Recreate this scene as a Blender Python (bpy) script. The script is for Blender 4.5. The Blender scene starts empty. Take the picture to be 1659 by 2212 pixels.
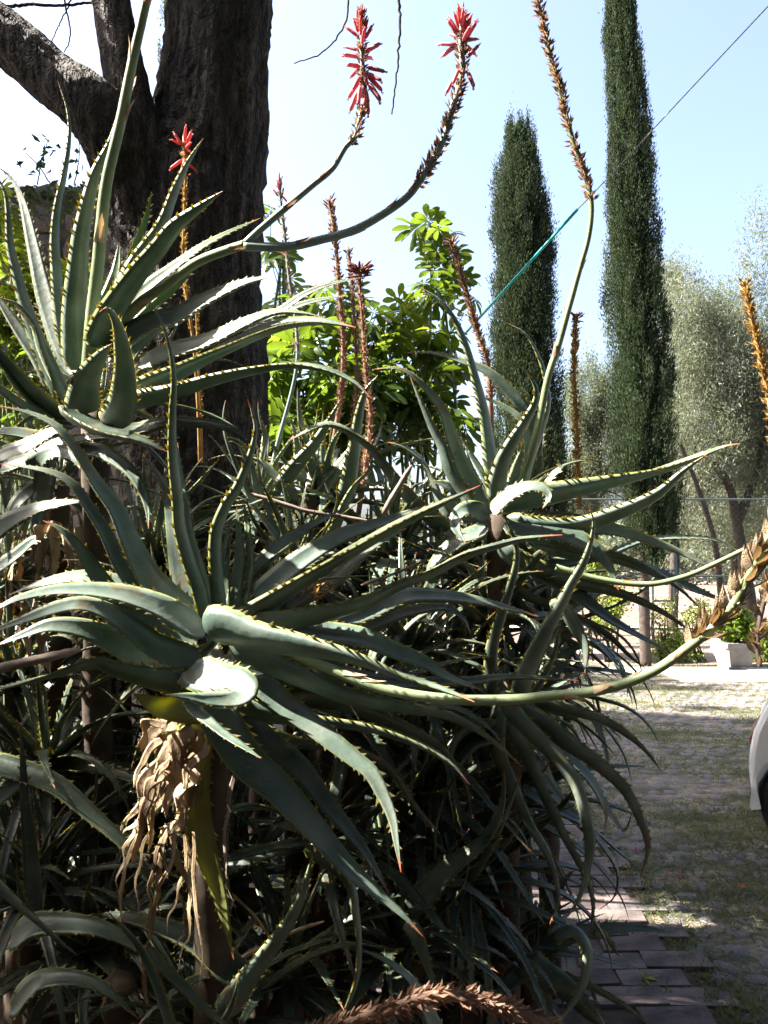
import bpy, math, random
import numpy as np
from mathutils import Vector
rng = np.random.default_rng(7)
random.seed(7)
S = bpy.context.scene
R = math.radians
# ------------------------------------------------------------------ camera, sky, sun, exposure
FPX, CX, CY, PITCH, CAMZ = 1843.0, 829.5, 1106.0, R(2.9), 1.6
cam = bpy.data.cameras.new('camera'); camo = bpy.data.objects.new('camera', cam)
S.collection.objects.link(camo); S.camera = camo
cam.sensor_fit = 'VERTICAL'; cam.sensor_height = 36; cam.sensor_width = 27; cam.lens = 30.0
cam.clip_end = 2000; cam.clip_start = 0.05
camo.location = (0, 0, CAMZ); camo.rotation_euler = (R(90) + PITCH, 0, 0)
SUN = Vector((-0.68, 0.01, 0.73)).normalized()
el = math.asin(SUN.z); az = math.atan2(SUN.x, SUN.y)
w = bpy.data.worlds.new('World'); S.world = w; w.use_nodes = True
nt = w.node_tree; bg = nt.nodes['Background']
sky = nt.nodes.new('ShaderNodeTexSky'); sky.sky_type = 'NISHITA'; sky.sun_disc = False
sky.sun_elevation = el; sky.sun_rotation = az; sky.air_density = 0.8; sky.dust_density = 5.0; sky.ozone_density = 1.0
nt.links.new(sky.outputs[0], bg.inputs[0]); bg.inputs[1].default_value = 0.075
sl = bpy.data.lights.new('sun', 'SUN'); sl.energy = 5.0; sl.angle = R(0.5); sl.color = (1, 0.93, 0.82)
so = bpy.data.objects.new('sun', sl); S.collection.objects.link(so)
so.rotation_euler = SUN.to_track_quat('Z', 'Y').to_euler()
S.view_settings.view_transform = 'Standard'; S.view_settings.look = 'None'
S.view_settings.exposure = 2.95; S.view_settings.gamma = 1; S.view_settings.use_curve_mapping = False

FW = np.array([0, math.cos(PITCH), math.sin(PITCH)]); UP = np.array([0, -math.sin(PITCH), math.cos(PITCH)])
RT = np.array([1.0, 0, 0]); CAM = np.array([0, 0, CAMZ])
def P(x, y, d):
    """a place in the garden from where it is seen and how far off it stands (metres)"""
    return CAM + d * (FW + (x - CX) / FPX * RT + (CY - y) / FPX * UP)
def proj(p):
    q = p - CAM; d = q @ FW
    dd = np.where(d > 0.05, d, 0.05)
    return CX + (q @ RT) / dd * FPX, CY - (q @ UP) / dd * FPX, d
def gnd(x, y):
    v = FW + (x - CX) / FPX * RT + (CY - y) / FPX * UP
    return CAM + v * (-CAMZ / v[2])

# ------------------------------------------------------------------ helpers
COL = S.collection
def tag(o, label=None, cat=None, group=None, kind=None):
    if label: o['label'] = label
    if cat: o['category'] = cat
    if group: o['group'] = group
    if kind: o['kind'] = kind
    return o
def link(name, data, parent=None):
    o = bpy.data.objects.new(name, data); COL.objects.link(o)
    if parent is not None: o.parent = parent
    return o
def empty(name, loc, label, cat, group=None):
    o = link(name, None); o.location = [float(v) for v in loc]; o.empty_display_size = 0.1
    return tag(o, label, cat, group)
class MB:
    def __init__(s): s.v = []; s.f = []; s.n = 0; s.m = []; s.uv = []; s.sm = []
    def add(s, v, f, mi=0, uv=None, smooth=True):
        v = np.asarray(v, float)
        s.v.append(v)
        f = np.asarray(f, int)
        if f.shape[1] == 3: f = np.hstack([f, -np.ones((len(f), 1), int) - s.n])
        s.f.append(f + s.n); s.m.append(np.full(len(f), mi)); s.sm.append(np.full(len(f), smooth))
        s.uv.append(np.zeros((len(v), 2)) if uv is None else np.asarray(uv, float))
        s.n += len(v)
    def mesh(s, name, mats, origin=None):
        V = np.vstack(s.v); F = np.vstack(s.f); M = np.concatenate(s.m); UV = np.vstack(s.uv); SM = np.concatenate(s.sm)
        if origin is not None: V = V - np.asarray(origin)
        tri = F[:, 3] < 0
        cnt = np.where(tri, 3, 4)
        loops = F[np.arange(4)[None, :] < cnt[:, None]]
        me = bpy.data.meshes.new(name)
        me.vertices.add(len(V)); me.vertices.foreach_set('co', V.ravel())
        me.loops.add(len(loops)); me.loops.foreach_set('vertex_index', loops.astype(np.int32))
        me.polygons.add(len(F))
        st = np.concatenate([[0], np.cumsum(cnt)[:-1]])
        me.polygons.foreach_set('loop_start', st.astype(np.int32))
        me.polygons.foreach_set('material_index', M.astype(np.int32))
        me.polygons.foreach_set('use_smooth', SM.astype(bool))
        ul = me.uv_layers.new(name='UVMap'); ul.data.foreach_set('uv', UV[loops].ravel())
        for m in (mats if isinstance(mats, (list, tuple)) else [mats]): me.materials.append(m)
        me.update(calc_edges=True); me.validate()
        return me
    def obj(s, name, mats, parent=None, world=True):
        org = None
        if parent is not None and world:
            org = np.array(wloc(parent))
        return link(name, s.mesh(name, mats, org), parent)
def wloc(o):
    l = Vector(o.location)
    while o.parent is not None: o = o.parent; l = l + Vector(o.location)
    return l
def nrm(a): return a / np.maximum(np.linalg.norm(a, axis=-1, keepdims=True), 1e-9)
def crom(pts, n):
    p = np.asarray(pts, float)
    if len(p) == 2: return p[0] + (p[1] - p[0]) * np.linspace(0, 1, n)[:, None]
    seg = np.linalg.norm(np.diff(p, axis=0), axis=1); seg = np.maximum(seg, 1e-6)
    t = np.concatenate([[0], np.cumsum(seg)]); t /= t[-1]
    m = np.zeros_like(p)
    m[1:-1] = (p[2:] - p[:-2]) / (t[2:] - t[:-2])[:, None]
    m[0] = (p[1] - p[0]) / (t[1] - t[0]); m[-1] = (p[-1] - p[-2]) / (t[-1] - t[-2])
    q = np.linspace(0, 1, n); i = np.clip(np.searchsorted(t, q, 'right') - 1, 0, len(p) - 2)
    h = (t[i + 1] - t[i]); u = ((q - t[i]) / h)[:, None]; h = h[:, None]
    return (2*u**3-3*u**2+1)*p[i] + (u**3-2*u**2+u)*h*m[i] + (-2*u**3+3*u**2)*p[i+1] + (u**3-u**2)*h*m[i+1]
def frames(C):
    T = nrm(np.gradient(C, axis=0)); N = np.zeros_like(C)
    a = np.array([0, 0, 1.0]) if abs(T[0][2]) < 0.9 else np.array([1.0, 0, 0])
    n = a - (a @ T[0]) * T[0]
    for i in range(len(C)):
        n = n - (n @ T[i]) * T[i]; n = n / np.linalg.norm(n); N[i] = n
    return T, N, np.cross(T, N)
def tube(mb, C, rad, k=8, mi=0, rough=0.0, cap=True, smooth=True):
    C = np.asarray(C, float); n = len(C); rad = np.broadcast_to(np.asarray(rad, float), (n,))
    T, N, B = frames(C)
    a = np.linspace(0, 2*np.pi, k, endpoint=False)
    rr = rad[:, None] * (1 + rough * rng.standard_normal((n, k)))
    V = C[:, None, :] + rr[..., None] * (np.cos(a)[None, :, None] * N[:, None, :] + np.sin(a)[None, :, None] * B[:, None, :])
    idx = np.arange(n*k).reshape(n, k)
    f = np.stack([idx[:-1], np.roll(idx[:-1], -1, 1), np.roll(idx[1:], -1, 1), idx[1:]], -1).reshape(-1, 4)
    V = V.reshape(-1, 3)
    uv = np.stack([np.repeat(np.linspace(0, 1, n), k), np.tile(a / 6.283, n)], -1)
    if cap:
        V = np.vstack([V, C[0], C[-1]]); uv = np.vstack([uv, [0, 0], [1, 0]])
        mb.add(V, f, mi, uv, smooth)
        j = mb.n - len(V)
        e0 = np.stack([np.roll(idx[0], -1), idx[0], np.full(k, n*k)], -1); e1 = np.stack([idx[-1], np.roll(idx[-1], -1), np.full(k, n*k+1)], -1)
        F = np.vstack([e0, e1]); F = np.hstack([F + j, -np.ones((len(F), 1), int)])
        mb.f.append(F); mb.m.append(np.full(len(F), mi)); mb.sm.append(np.full(len(F), smooth))
    else: mb.add(V, f, mi, uv, smooth)
def box(mb, c, s, mi=0, smooth=False, rz=0, jit=0):
    c = np.asarray(c, float); s = np.asarray(s, float) / 2
    v = np.array([[x, y, z] for z in (-1, 1) for y in (-1, 1) for x in (-1, 1)], float) * s
    if jit: v += rng.uniform(-jit, jit, v.shape)
    if rz: ca, sa = math.cos(rz), math.sin(rz); v = np.stack([v[:,0]*ca - v[:,1]*sa, v[:,0]*sa + v[:,1]*ca, v[:,2]], -1)
    f = [[0,2,3,1],[4,5,7,6],[0,1,5,4],[2,6,7,3],[0,4,6,2],[1,3,7,5]]
    mb.add(v + c, f, mi, None, smooth)
def diamonds(mb, C, D, L, W, mi=0, fold=0.25, nz=None):
    """leaf-sized folded faces: C centres, D directions"""
    n = len(C); D = nrm(D); r = rng.standard_normal((n, 3)) if nz is None else nz
    Sd = nrm(np.cross(D, r)); N = np.cross(Sd, D)
    L = np.broadcast_to(L, (n,))[:, None]; W = np.broadcast_to(W, (n,))[:, None]
    V = np.stack([C, C + D*L*0.45 + Sd*W*0.5 + N*W*fold, C + D*L, C + D*L*0.45 - Sd*W*0.5 + N*W*fold], 1).reshape(-1, 3)
    i = np.arange(n)[:, None] * 4
    f = np.vstack([i + [0, 1, 2], i + [0, 2, 3]])
    uv = np.tile([[0, .5], [.5, 1], [1, .5], [.5, 0]], (n, 1)); uv[:, 1] = np.repeat(rng.random(n), 4)
    mb.add(V, f, mi, uv, False)

# ------------------------------------------------------------------ materials
def mat(name): 
    m = bpy.data.materials.new(name); m.use_nodes = True
    return m, m.node_tree.nodes, m.node_tree.links, m.node_tree.nodes['Principled BSDF']
def noise_n(N, L, scale, detail=4, vec=None, stretch=None, coord='Object'):
    n = N.new('ShaderNodeTexNoise'); n.inputs['Scale'].default_value = scale; n.inputs['Detail'].default_value = detail
    tc = N.new('ShaderNodeTexCoord')
    if stretch:
        mp = N.new('ShaderNodeMapping'); mp.inputs['Scale'].default_value = stretch
        L.new(tc.outputs[coord], mp.inputs[0]); L.new(mp.outputs[0], n.inputs['Vector'])
    else: L.new(tc.outputs[coord], n.inputs['Vector'])
    return n
def ramp(N, stops):
    r = N.new('ShaderNodeValToRGB'); e = r.color_ramp.elements
    while len(e) < len(stops): e.new(0.5)
    for i, (p, c) in enumerate(stops): e[i].position = p; e[i].color = (*c, 1)
    return r
def bump(N, L, src, strength, dist, bs):
    b = N.new('ShaderNodeBump'); b.inputs['Strength'].default_value = strength; b.inputs['Distance'].default_value = dist
    L.new(src, b.inputs['Height']); L.new(b.outputs[0], bs.inputs['Normal'])
def simple(name, stops, scale=8, rough=0.8, bmp=0.3, bd=0.01, stretch=None, trans=None, tw=0.3, spec=0.3, vary=0.0, coord='Object'):
    m, N, L, b = mat(name)
    n = noise_n(N, L, scale, 5, stretch=stretch, coord=coord); r = ramp(N, stops)
    L.new(n.outputs[0], r.inputs[0]); out = r.outputs[0]
    if vary:
        g = N.new('ShaderNodeNewGeometry'); h = N.new('ShaderNodeHueSaturation'); mr = N.new('ShaderNodeMapRange')
        mr.inputs[3].default_value = 1 - vary; mr.inputs[4].default_value = 1 + vary
        L.new(g.outputs['Random Per Island'], mr.inputs[0]); L.new(mr.outputs[0], h.inputs['Value']); L.new(out, h.inputs['Color']); out = h.outputs[0]
    L.new(out, b.inputs['Base Color']); b.inputs['Roughness'].default_value = rough
    b.inputs['Specular IOR Level'].default_value = spec
    if bmp: bump(N, L, n.outputs[0], bmp, bd, b)
    if trans:
        t = N.new('ShaderNodeBsdfTranslucent'); t.inputs[0].default_value = (*trans, 1)
        mx = N.new('ShaderNodeMixShader'); mx.inputs[0].default_value = tw
        L.new(b.outputs[0], mx.inputs[1]); L.new(t.outputs[0], mx.inputs[2]); L.new(mx.outputs[0], N['Material Output'].inputs[0])
    return m
def aloe_mat(name, c1, c2, c3, tw, tcol, tip=(0.30, 0.07, 0.03), rough=0.42):
    m, N, L, b = mat(name)
    n = noise_n(N, L, 11, 8); r = ramp(N, [(0.36, c1), (0.5, c2), (0.64, c3)]); L.new(n.outputs[0], r.inputs[0])
    uv = N.new('ShaderNodeUVMap'); sx = N.new('ShaderNodeSeparateXYZ'); L.new(uv.outputs[0], sx.inputs[0])
    # long faint striations
    st = N.new('ShaderNodeTexNoise'); st.inputs['Scale'].default_value = 1.0; st.inputs['Detail'].default_value = 3
    mp = N.new('ShaderNodeMapping'); mp.inputs['Scale'].default_value = (2.0, 30, 1); L.new(uv.outputs[0], mp.inputs[0]); L.new(mp.outputs[0], st.inputs['Vector'])
    mm = N.new('ShaderNodeMixRGB'); mm.blend_type = 'MULTIPLY'; mm.inputs[0].default_value = 0.55
    sr = ramp(N, [(0.3, (0.62, 0.66, 0.62)), (0.6, (1, 1, 1))]); L.new(st.outputs[0], sr.inputs[0])
    L.new(r.outputs[0], mm.inputs[1]); L.new(sr.outputs[0], mm.inputs[2])
    # small blemishes
    sp = noise_n(N, L, 160, 2); spr = ramp(N, [(0.64, (0, 0, 0)), (0.70, (.8, .8, .8))]); L.new(sp.outputs[0], spr.inputs[0])
    ms = N.new('ShaderNodeMixRGB'); ms.inputs[2].default_value = (0.16, 0.15, 0.10, 1); L.new(spr.outputs[0], ms.inputs[0]); L.new(mm.outputs[0], ms.inputs[1])
    # brown scars
    sc = noise_n(N, L, 14, 6); scr = ramp(N, [(0.60, (0, 0, 0)), (0.67, (.85, .85, .85))]); L.new(sc.outputs[0], scr.inputs[0])
    mc = N.new('ShaderNodeMixRGB'); mc.inputs[2].default_value = (0.10, 0.085, 0.05, 1); L.new(scr.outputs[0], mc.inputs[0]); L.new(ms.outputs[0], mc.inputs[1])
    # pale margin
    er = ramp(N, [(0.86, (0, 0, 0)), (0.99, (1, 1, 1))]); L.new(sx.outputs[1], er.inputs[0])
    me_ = N.new('ShaderNodeMixRGB'); me_.inputs[2].default_value = (0.20, 0.21, 0.07, 1); L.new(er.outputs[0], me_.inputs[0]); L.new(mc.outputs[0], me_.inputs[1])
    tr = ramp(N, [(0.93, (0, 0, 0)), (0.995, (1, 1, 1))]); L.new(sx.outputs[0], tr.inputs[0])
    mt = N.new('ShaderNodeMixRGB'); mt.inputs[2].default_value = (*tip, 1); L.new(tr.outputs[0], mt.inputs[0]); L.new(me_.outputs[0], mt.inputs[1])
    oi = N.new('ShaderNodeObjectInfo'); hs = N.new('ShaderNodeHueSaturation'); mr = N.new('ShaderNodeMapRange')
    mr.inputs[3].default_value = 0.78; mr.inputs[4].default_value = 1.2; L.new(oi.outputs['Random'], mr.inputs[0]); L.new(mr.outputs[0], hs.inputs['Value'])
    mh = N.new('ShaderNodeMapRange'); mh.inputs[3].default_value = 0.485; mh.inputs[4].default_value = 0.515; L.new(oi.outputs['Random'], mh.inputs[0]); L.new(mh.outputs[0], hs.inputs['Hue'])
    L.new(mt.outputs[0], hs.inputs['Color']); L.new(hs.outputs[0], b.inputs['Base Color'])
    b.inputs['Roughness'].default_value = rough; b.inputs['Specular IOR Level'].default_value = 0.45
    n2 = noise_n(N, L, 60, 3); bump(N, L, n2.outputs[0], 0.25, 0.004, b)
    t = N.new('ShaderNodeBsdfTranslucent'); t.inputs[0].default_value = (*tcol, 1)
    mx = N.new('ShaderNodeMixShader'); mx.inputs[0].default_value = tw
    L.new(b.outputs[0], mx.inputs[1]); L.new(t.outputs[0], mx.inputs[2]); L.new(mx.outputs[0], N['Material Output'].inputs[0])
    return m
M = {}
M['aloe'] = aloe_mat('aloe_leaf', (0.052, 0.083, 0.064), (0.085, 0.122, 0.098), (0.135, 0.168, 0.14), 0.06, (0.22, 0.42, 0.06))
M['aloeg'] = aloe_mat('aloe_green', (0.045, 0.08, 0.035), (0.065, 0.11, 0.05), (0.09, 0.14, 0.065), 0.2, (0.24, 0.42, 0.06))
M['aloe_shade'] = aloe_mat('aloe_leaf_shaded', (0.026, 0.044, 0.031), (0.044, 0.066, 0.048), (0.07, 0.094, 0.07), 0.05, (0.2, 0.4, 0.05))  # darker copy of the aloe leaf, shade put into its colour
M['aloey'] = aloe_mat('aloe_yellowed', (0.16, 0.17, 0.05), (0.20, 0.22, 0.07), (0.15, 0.12, 0.05), 0.3, (0.5, 0.5, 0.06))
M['tooth'] = simple('tooth', [(0.3, (0.10, 0.11, 0.045)), (0.7, (0.20, 0.17, 0.07))], 30, 0.5, 0, trans=(0.50, 0.42, 0.07), tw=0.45, vary=.45)
M['dry'] = simple('dry_leaf', [(0.32, (0.10, 0.065, 0.04)), (0.5, (0.32, 0.235, 0.145)), (0.68, (0.50, 0.41, 0.29))], 26, 0.75, 0.9, 0.012, trans=(0.5, 0.30, 0.12), tw=0.2, stretch=(1, 1, .4), vary=.35)
M['drygrey'] = simple('dry_wood', [(0.3, (0.12, 0.09, 0.075)), (0.7, (0.26, 0.21, 0.18))], 20, 0.9, 0.6, 0.006)
M['stalk'] = simple('stalk', [(0.3, (0.12, 0.16, 0.08)), (0.6, (0.19, 0.24, 0.13)), (0.75, (0.25, 0.24, 0.13))], 7, 0.5, 0.1, trans=(.3, .4, .08), tw=.05)
M['stalkblue'] = simple('stalk_blue', [(0.3, (0.13, 0.18, 0.17)), (0.7, (0.21, 0.27, 0.25))], 7, 0.45, 0.1)
M['bract'] = simple('bract', [(0.3, (0.32, 0.15, 0.07)), (0.6, (0.50, 0.30, 0.14))], 30, 0.7, 0, trans=(0.9, 0.45, 0.12), tw=0.4, vary=.35)
M['spike'] = simple('spike_brown', [(0.3, (0.10, 0.06, 0.045)), (0.6, (0.24, 0.15, 0.105))], 30, 0.75, 0, trans=(0.45, 0.26, 0.15), tw=0.25, vary=.4)
M['gold'] = simple('spike_gold', [(0.3, (0.22, 0.125, 0.04)), (0.6, (0.36, 0.24, 0.09))], 30, 0.7, 0, trans=(0.42, 0.24, 0.06), tw=0.25, vary=.35)
M['red'] = simple('floret_red', [(0.3, (0.42, 0.07, 0.07)), (0.6, (0.55, 0.15, 0.14))], 20, 0.5, 0, trans=(0.7, 0.17, 0.17), tw=0.4)
M['pink'] = simple('floret_pink', [(0.3, (0.42, 0.12, 0.15)), (0.6, (0.54, 0.20, 0.22))], 20, 0.5, 0, trans=(0.7, 0.20, 0.24), tw=0.3)
M['maroon'] = simple('floret_dried', [(0.3, (0.06, 0.018, 0.018)), (0.7, (0.16, 0.035, 0.03))], 30, 0.7, 0)
M['cypress'] = simple('cypress', [(0.3, (0.009, 0.018, 0.008)), (0.6, (0.026, 0.042, 0.019))], 1.6, 0.9, 0, trans=(0.08, 0.12, 0.03), tw=0.12, vary=.5)
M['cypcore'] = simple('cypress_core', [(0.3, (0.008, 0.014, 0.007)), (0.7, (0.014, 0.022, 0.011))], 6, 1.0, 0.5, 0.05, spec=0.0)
M['grey'] = simple('silver_leaf', [(0.3, (0.040, 0.050, 0.034)), (0.6, (0.10, 0.115, 0.082))], 2.2, 0.5, 0, trans=(0.28, 0.32, 0.16), tw=0.3, vary=.7, spec=.5)
M['greyd'] = simple('silver_leaf_deep', [(0.3, (0.035, 0.047, 0.028)), (0.6, (0.085, 0.10, 0.065))], 2.0, 0.6, 0, trans=(0.2, 0.25, 0.1), tw=0.3, vary=.5, spec=.5)
M['schef'] = simple('umbrella_leaf', [(0.3, (0.03, 0.065, 0.012)), (0.6, (0.055, 0.10, 0.018))], 3, 0.3, 0, trans=(0.17, 0.26, 0.02), tw=0.36, vary=.25, spec=.5)
M['scheff2'] = simple('umbrella_leaf_lime', [(0.3, (0.035, 0.07, 0.01)), (0.6, (0.06, 0.10, 0.012))], 3, 0.35, 0, trans=(0.27, 0.37, 0.02), tw=0.4, vary=.25, spec=.5)
M['shrub'] = simple('shrub_leaf', [(0.3, (0.08, 0.12, 0.03)), (0.6, (0.17, 0.21, 0.05))], 2, 0.6, 0, trans=(0.5, 0.6, 0.1), tw=0.4, vary=.4)
M['canopy'] = simple('canopy_leaf', [(0.3, (0.05, 0.09, 0.03)), (0.6, (0.09, 0.13, 0.04))], 2, 0.6, 0, vary=.3)
M['bark2'] = simple('thin_bark', [(0.3, (0.03, 0.024, 0.02)), (0.7, (0.07, 0.055, 0.045))], 20, 0.9, 0.6, 0.01)
M['stem'] = simple('aloe_stem', [(0.3, (0.035, 0.026, 0.02)), (0.7, (0.09, 0.065, 0.045))], 12, 0.9, 0.7, 0.01)
M['teal'] = simple('teal_plastic', [(0.3, (0.02, 0.50, 0.52)), (0.7, (0.03, 0.60, 0.62))], 5, 0.35, 0)
M['wire'] = simple('wire_grey', [(0.3, (0.25, 0.25, 0.27)), (0.7, (0.4, 0.4, 0.42))], 5, 0.5, 0)
M['metal'] = simple('fence_metal', [(0.3, (0.06, 0.08, 0.08)), (0.7, (0.10, 0.13, 0.13))], 5, 0.5, 0)
M['chain'] = simple('chain_link', [(0.3, (0.04, 0.12, 0.11)), (0.7, (0.06, 0.16, 0.15))], 5, 0.5, 0)
M['stoneplanter'] = simple('planter_stone', [(0.3, (0.12, 0.112, 0.105)), (0.7, (0.17, 0.16, 0.15))], 12, 0.9, 0.4, 0.01)
M['whitepaint'] = simple('white_paint', [(0.3, (0.75, 0.75, 0.75)), (0.7, (0.82, 0.82, 0.82))], 12, 0.5, 0.1)
# bark
m, N, L, b = mat('bark'); M['bark'] = m
n1 = noise_n(N, L, 9, 10, stretch=(3.4, 3.4, 0.45)); n2 = noise_n(N, L, 60, 5, stretch=(1, 1, .35))
vo = N.new('ShaderNodeTexVoronoi'); vo.feature = 'DISTANCE_TO_EDGE'; vo.inputs['Scale'].default_value = 22
tc = N.new('ShaderNodeTexCoord'); mp = N.new('ShaderNodeMapping'); mp.inputs['Scale'].default_value = (1.6, 1.6, .32)
nd = noise_n(N, L, 5, 3); va = N.new('ShaderNodeVectorMath'); va.operation = 'MULTIPLY_ADD'; va.inputs[1].default_value = (.5, .5, .3)
L.new(nd.outputs['Color'], va.inputs[0]); L.new(tc.outputs['Object'], va.inputs[2])
L.new(va.outputs[0], mp.inputs[0]); L.new(mp.outputs[0], vo.inputs['Vector'])
vr = ramp(N, [(0.0, (0.3, .3, .3)), (0.16, (1, 1, 1))]); L.new(vo.outputs['Distance'], vr.inputs[0])
mu = N.new('ShaderNodeMath'); mu.operation = 'MULTIPLY_ADD'; mu.inputs[1].default_value = 0.14; L.new(vr.outputs[0], mu.inputs[0]); L.new(n1.outputs[0], mu.inputs[2])
ad = N.new('ShaderNodeMath'); ad.operation = 'MULTIPLY_ADD'; ad.inputs[1].default_value = 0.35; L.new(n2.outputs[0], ad.inputs[0]); L.new(mu.outputs[0], ad.inputs[2])
r = ramp(N, [(0.66, (0.005, 0.004, 0.004)), (0.80, (0.026, 0.020, 0.017)), (0.98, (0.085, 0.068, 0.056))]); L.new(ad.outputs[0], r.inputs[0])
pn = noise_n(N, L, 2.6, 7); pr = ramp(N, [(0.52, (0, 0, 0)), (0.66, (1, 1, 1))]); L.new(pn.outputs[0], pr.inputs[0])
pm = N.new('ShaderNodeMixRGB'); pm.blend_type = 'MULTIPLY'; pm.inputs[2].default_value = (1.9, 1.9, 1.95, 1); L.new(pr.outputs[0], pm.inputs[0]); L.new(r.outputs[0], pm.inputs[1])
L.new(pm.outputs[0], b.inputs['Base Color']); b.inputs['Roughness'].default_value = 0.85; bump(N, L, ad.outputs[0], 1.0, 0.07, b)
# lawn
m, N, L, b = mat('lawn_ground'); M['lawn'] = m
n1 = noise_n(N, L, 2.2, 8, stretch=(1, 2.2, 1)); n2 = noise_n(N, L, 30, 5)
r1 = ramp(N, [(0.38, (0.035, 0.042, 0.024)), (0.5, (0.10, 0.09, 0.062)), (0.62, (0.20, 0.165, 0.13))]); L.new(n1.outputs[0], r1.inputs[0])
r2 = ramp(N, [(0.3, (0.55, 0.55, 0.55)), (0.7, (1.15, 1.15, 1.15))]); L.new(n2.outputs[0], r2.inputs[0])
mm = N.new('ShaderNodeMixRGB'); mm.blend_type = 'MULTIPLY'; mm.inputs[0].default_value = 1; L.new(r1.outputs[0], mm.inputs[1]); L.new(r2.outputs[0], mm.inputs[2])
L.new(mm.outputs[0], b.inputs['Base Color']); b.inputs['Roughness'].default_value = 0.95; bump(N, L, n2.outputs[0], 0.8, 0.03, b)
M['earth'] = simple('dry_earth', [(0.3, (0.15, 0.115, 0.09)), (0.7, (0.22, 0.17, 0.14))], 3, 0.95, 0.4, 0.02)
M['soil'] = simple('bed_soil', [(0.3, (0.035, 0.028, 0.02)), (0.7, (0.08, 0.06, 0.045))], 12, 0.95, 0.8, 0.03)
M['court'] = simple('court_floor', [(0.3, (0.11, 0.075, 0.06)), (0.7, (0.15, 0.105, 0.085))], 1.5, 0.9, 0.2, 0.01)
M['concrete'] = simple('concrete', [(0.3, (0.30, 0.285, 0.27)), (0.7, (0.40, 0.385, 0.36))], 5, 0.9, 0.3, 0.01)
M['mortar'] = simple('mortar', [(0.3, (0.10, 0.085, 0.075)), (0.7, (0.18, 0.155, 0.14))], 9, 0.95, 0.8, 0.03)
M['stone'] = simple('wall_stone', [(0.3, (0.16, 0.14, 0.135)), (0.7, (0.29, 0.255, 0.24))], 7, 0.9, 0.6, 0.02)
M['brick'] = simple('path_brick', [(0.3, (0.06, 0.045, 0.042)), (0.5, (0.13, 0.095, 0.088)), (0.75, (0.20, 0.16, 0.15))], 9, 0.9, 0.5, 0.008, coord='Object')
m, N, L, b = mat('path_brick_worn'); M['brick'] = m
n1 = noise_n(N, L, 9, 6); oi = N.new('ShaderNodeObjectInfo'); r1 = ramp(N, [(0.0, (0.085, 0.058, 0.054)), (0.4, (0.115, 0.088, 0.084)), (0.7, (0.085, 0.078, 0.08)), (1.0, (0.15, 0.115, 0.105))]); L.new(oi.outputs['Random'], r1.inputs[0])
r2 = ramp(N, [(0.35, (0.35, 0.36, 0.34)), (0.5, (0.9, 0.9, 0.9)), (0.7, (1.3, 1.25, 1.2))]); L.new(n1.outputs[0], r2.inputs[0])
mm = N.new('ShaderNodeMixRGB'); mm.blend_type = 'MULTIPLY'; mm.inputs[0].default_value = 1; L.new(r1.outputs[0], mm.inputs[1]); L.new(r2.outputs[0], mm.inputs[2])
L.new(mm.outputs[0], b.inputs['Base Color']); b.inputs['Roughness'].default_value = 0.9; n2 = noise_n(N, L, 40, 5); bump(N, L, n2.outputs[0], 0.7, 0.008, b)
M['cobble'] = simple('cobble_stone', [(0.3, (0.07, 0.066, 0.07)), (0.6, (0.13, 0.12, 0.125))], 7, 0.85, 0.5, 0.01, coord='Object')
M['grass'] = simple('grass_blade', [(0.35, (0.025, 0.045, 0.015)), (0.5, (0.07, 0.08, 0.032)), (0.65, (0.20, 0.165, 0.09))], 2.5, 0.7, 0, trans=(0.3, 0.35, 0.1), tw=0.25, vary=.5)

# ------------------------------------------------------------------ the setting
def sheet(name, x0, x1, y0, y1, z, m, nx=1, ny=1, edge=0):
    mb = MB(); xs = np.linspace(x0, x1, nx+1); ys = np.linspace(y0, y1, ny+1)
    X, Y = np.meshgrid(xs, ys); V = np.stack([X, Y, np.full_like(X, z)], -1)
    if edge:
        V[1:-1, 0, 0] += rng.uniform(-edge, edge, ny-1); V[1:-1, -1, 0] += rng.uniform(-edge, edge, ny-1)
    idx = np.arange(V.shape[0]*V.shape[1]).reshape(V.shape[:2])
    f = np.stack([idx[:-1, :-1], idx[:-1, 1:], idx[1:, 1:], idx[1:, :-1]], -1).reshape(-1, 4)
    mb.add(V.reshape(-1, 3), f, 0, None, False); o = mb.obj(name, m); tag(o, kind='structure'); return o
sheet('ground', -300, 300, -100, 600, 0.0, M['earth'])
sheet('flower_bed', -8, 0.12, -1, 9.5, 0.006, M['soil'], 1, 60, 0.08)
sheet('lawn', 1.2, 14, -1, 12.6, 0.006, M['lawn'], 1, 90, 0.07)
sheet('court', -8, 40, 15.5, 46, 0.006, M['court'])
for i, (x0, y0, x1, y1) in enumerate([(-2, 19.5, 30, 16.9), (-2, 27, 30, 25.2), (2.5, 34, 30, 34.0)]):
    mb = MB(); a = np.array([x0, y0, .011]); c = np.array([x1, y1, .011]); q = np.array([0, .22, 0])
    mb.add([a-q, c-q, c+q, a+q], [[0, 1, 2, 3]], 0, None, False); o = mb.obj('court_line', M['whitepaint']); tag(o, kind='structure')
# concrete slab drive: slabs with a real edge
drive = link('driveway', None); tag(drive, kind='structure')
for i in range(6):
    for j in range(2):
        mb = MB(); box(mb, (4.75 + i*2.02 - j*.9, 11.15 + j*.72, -.005), (2.0, .70, 0.04)); mb.obj('slab', M['concrete'], drive)
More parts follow.
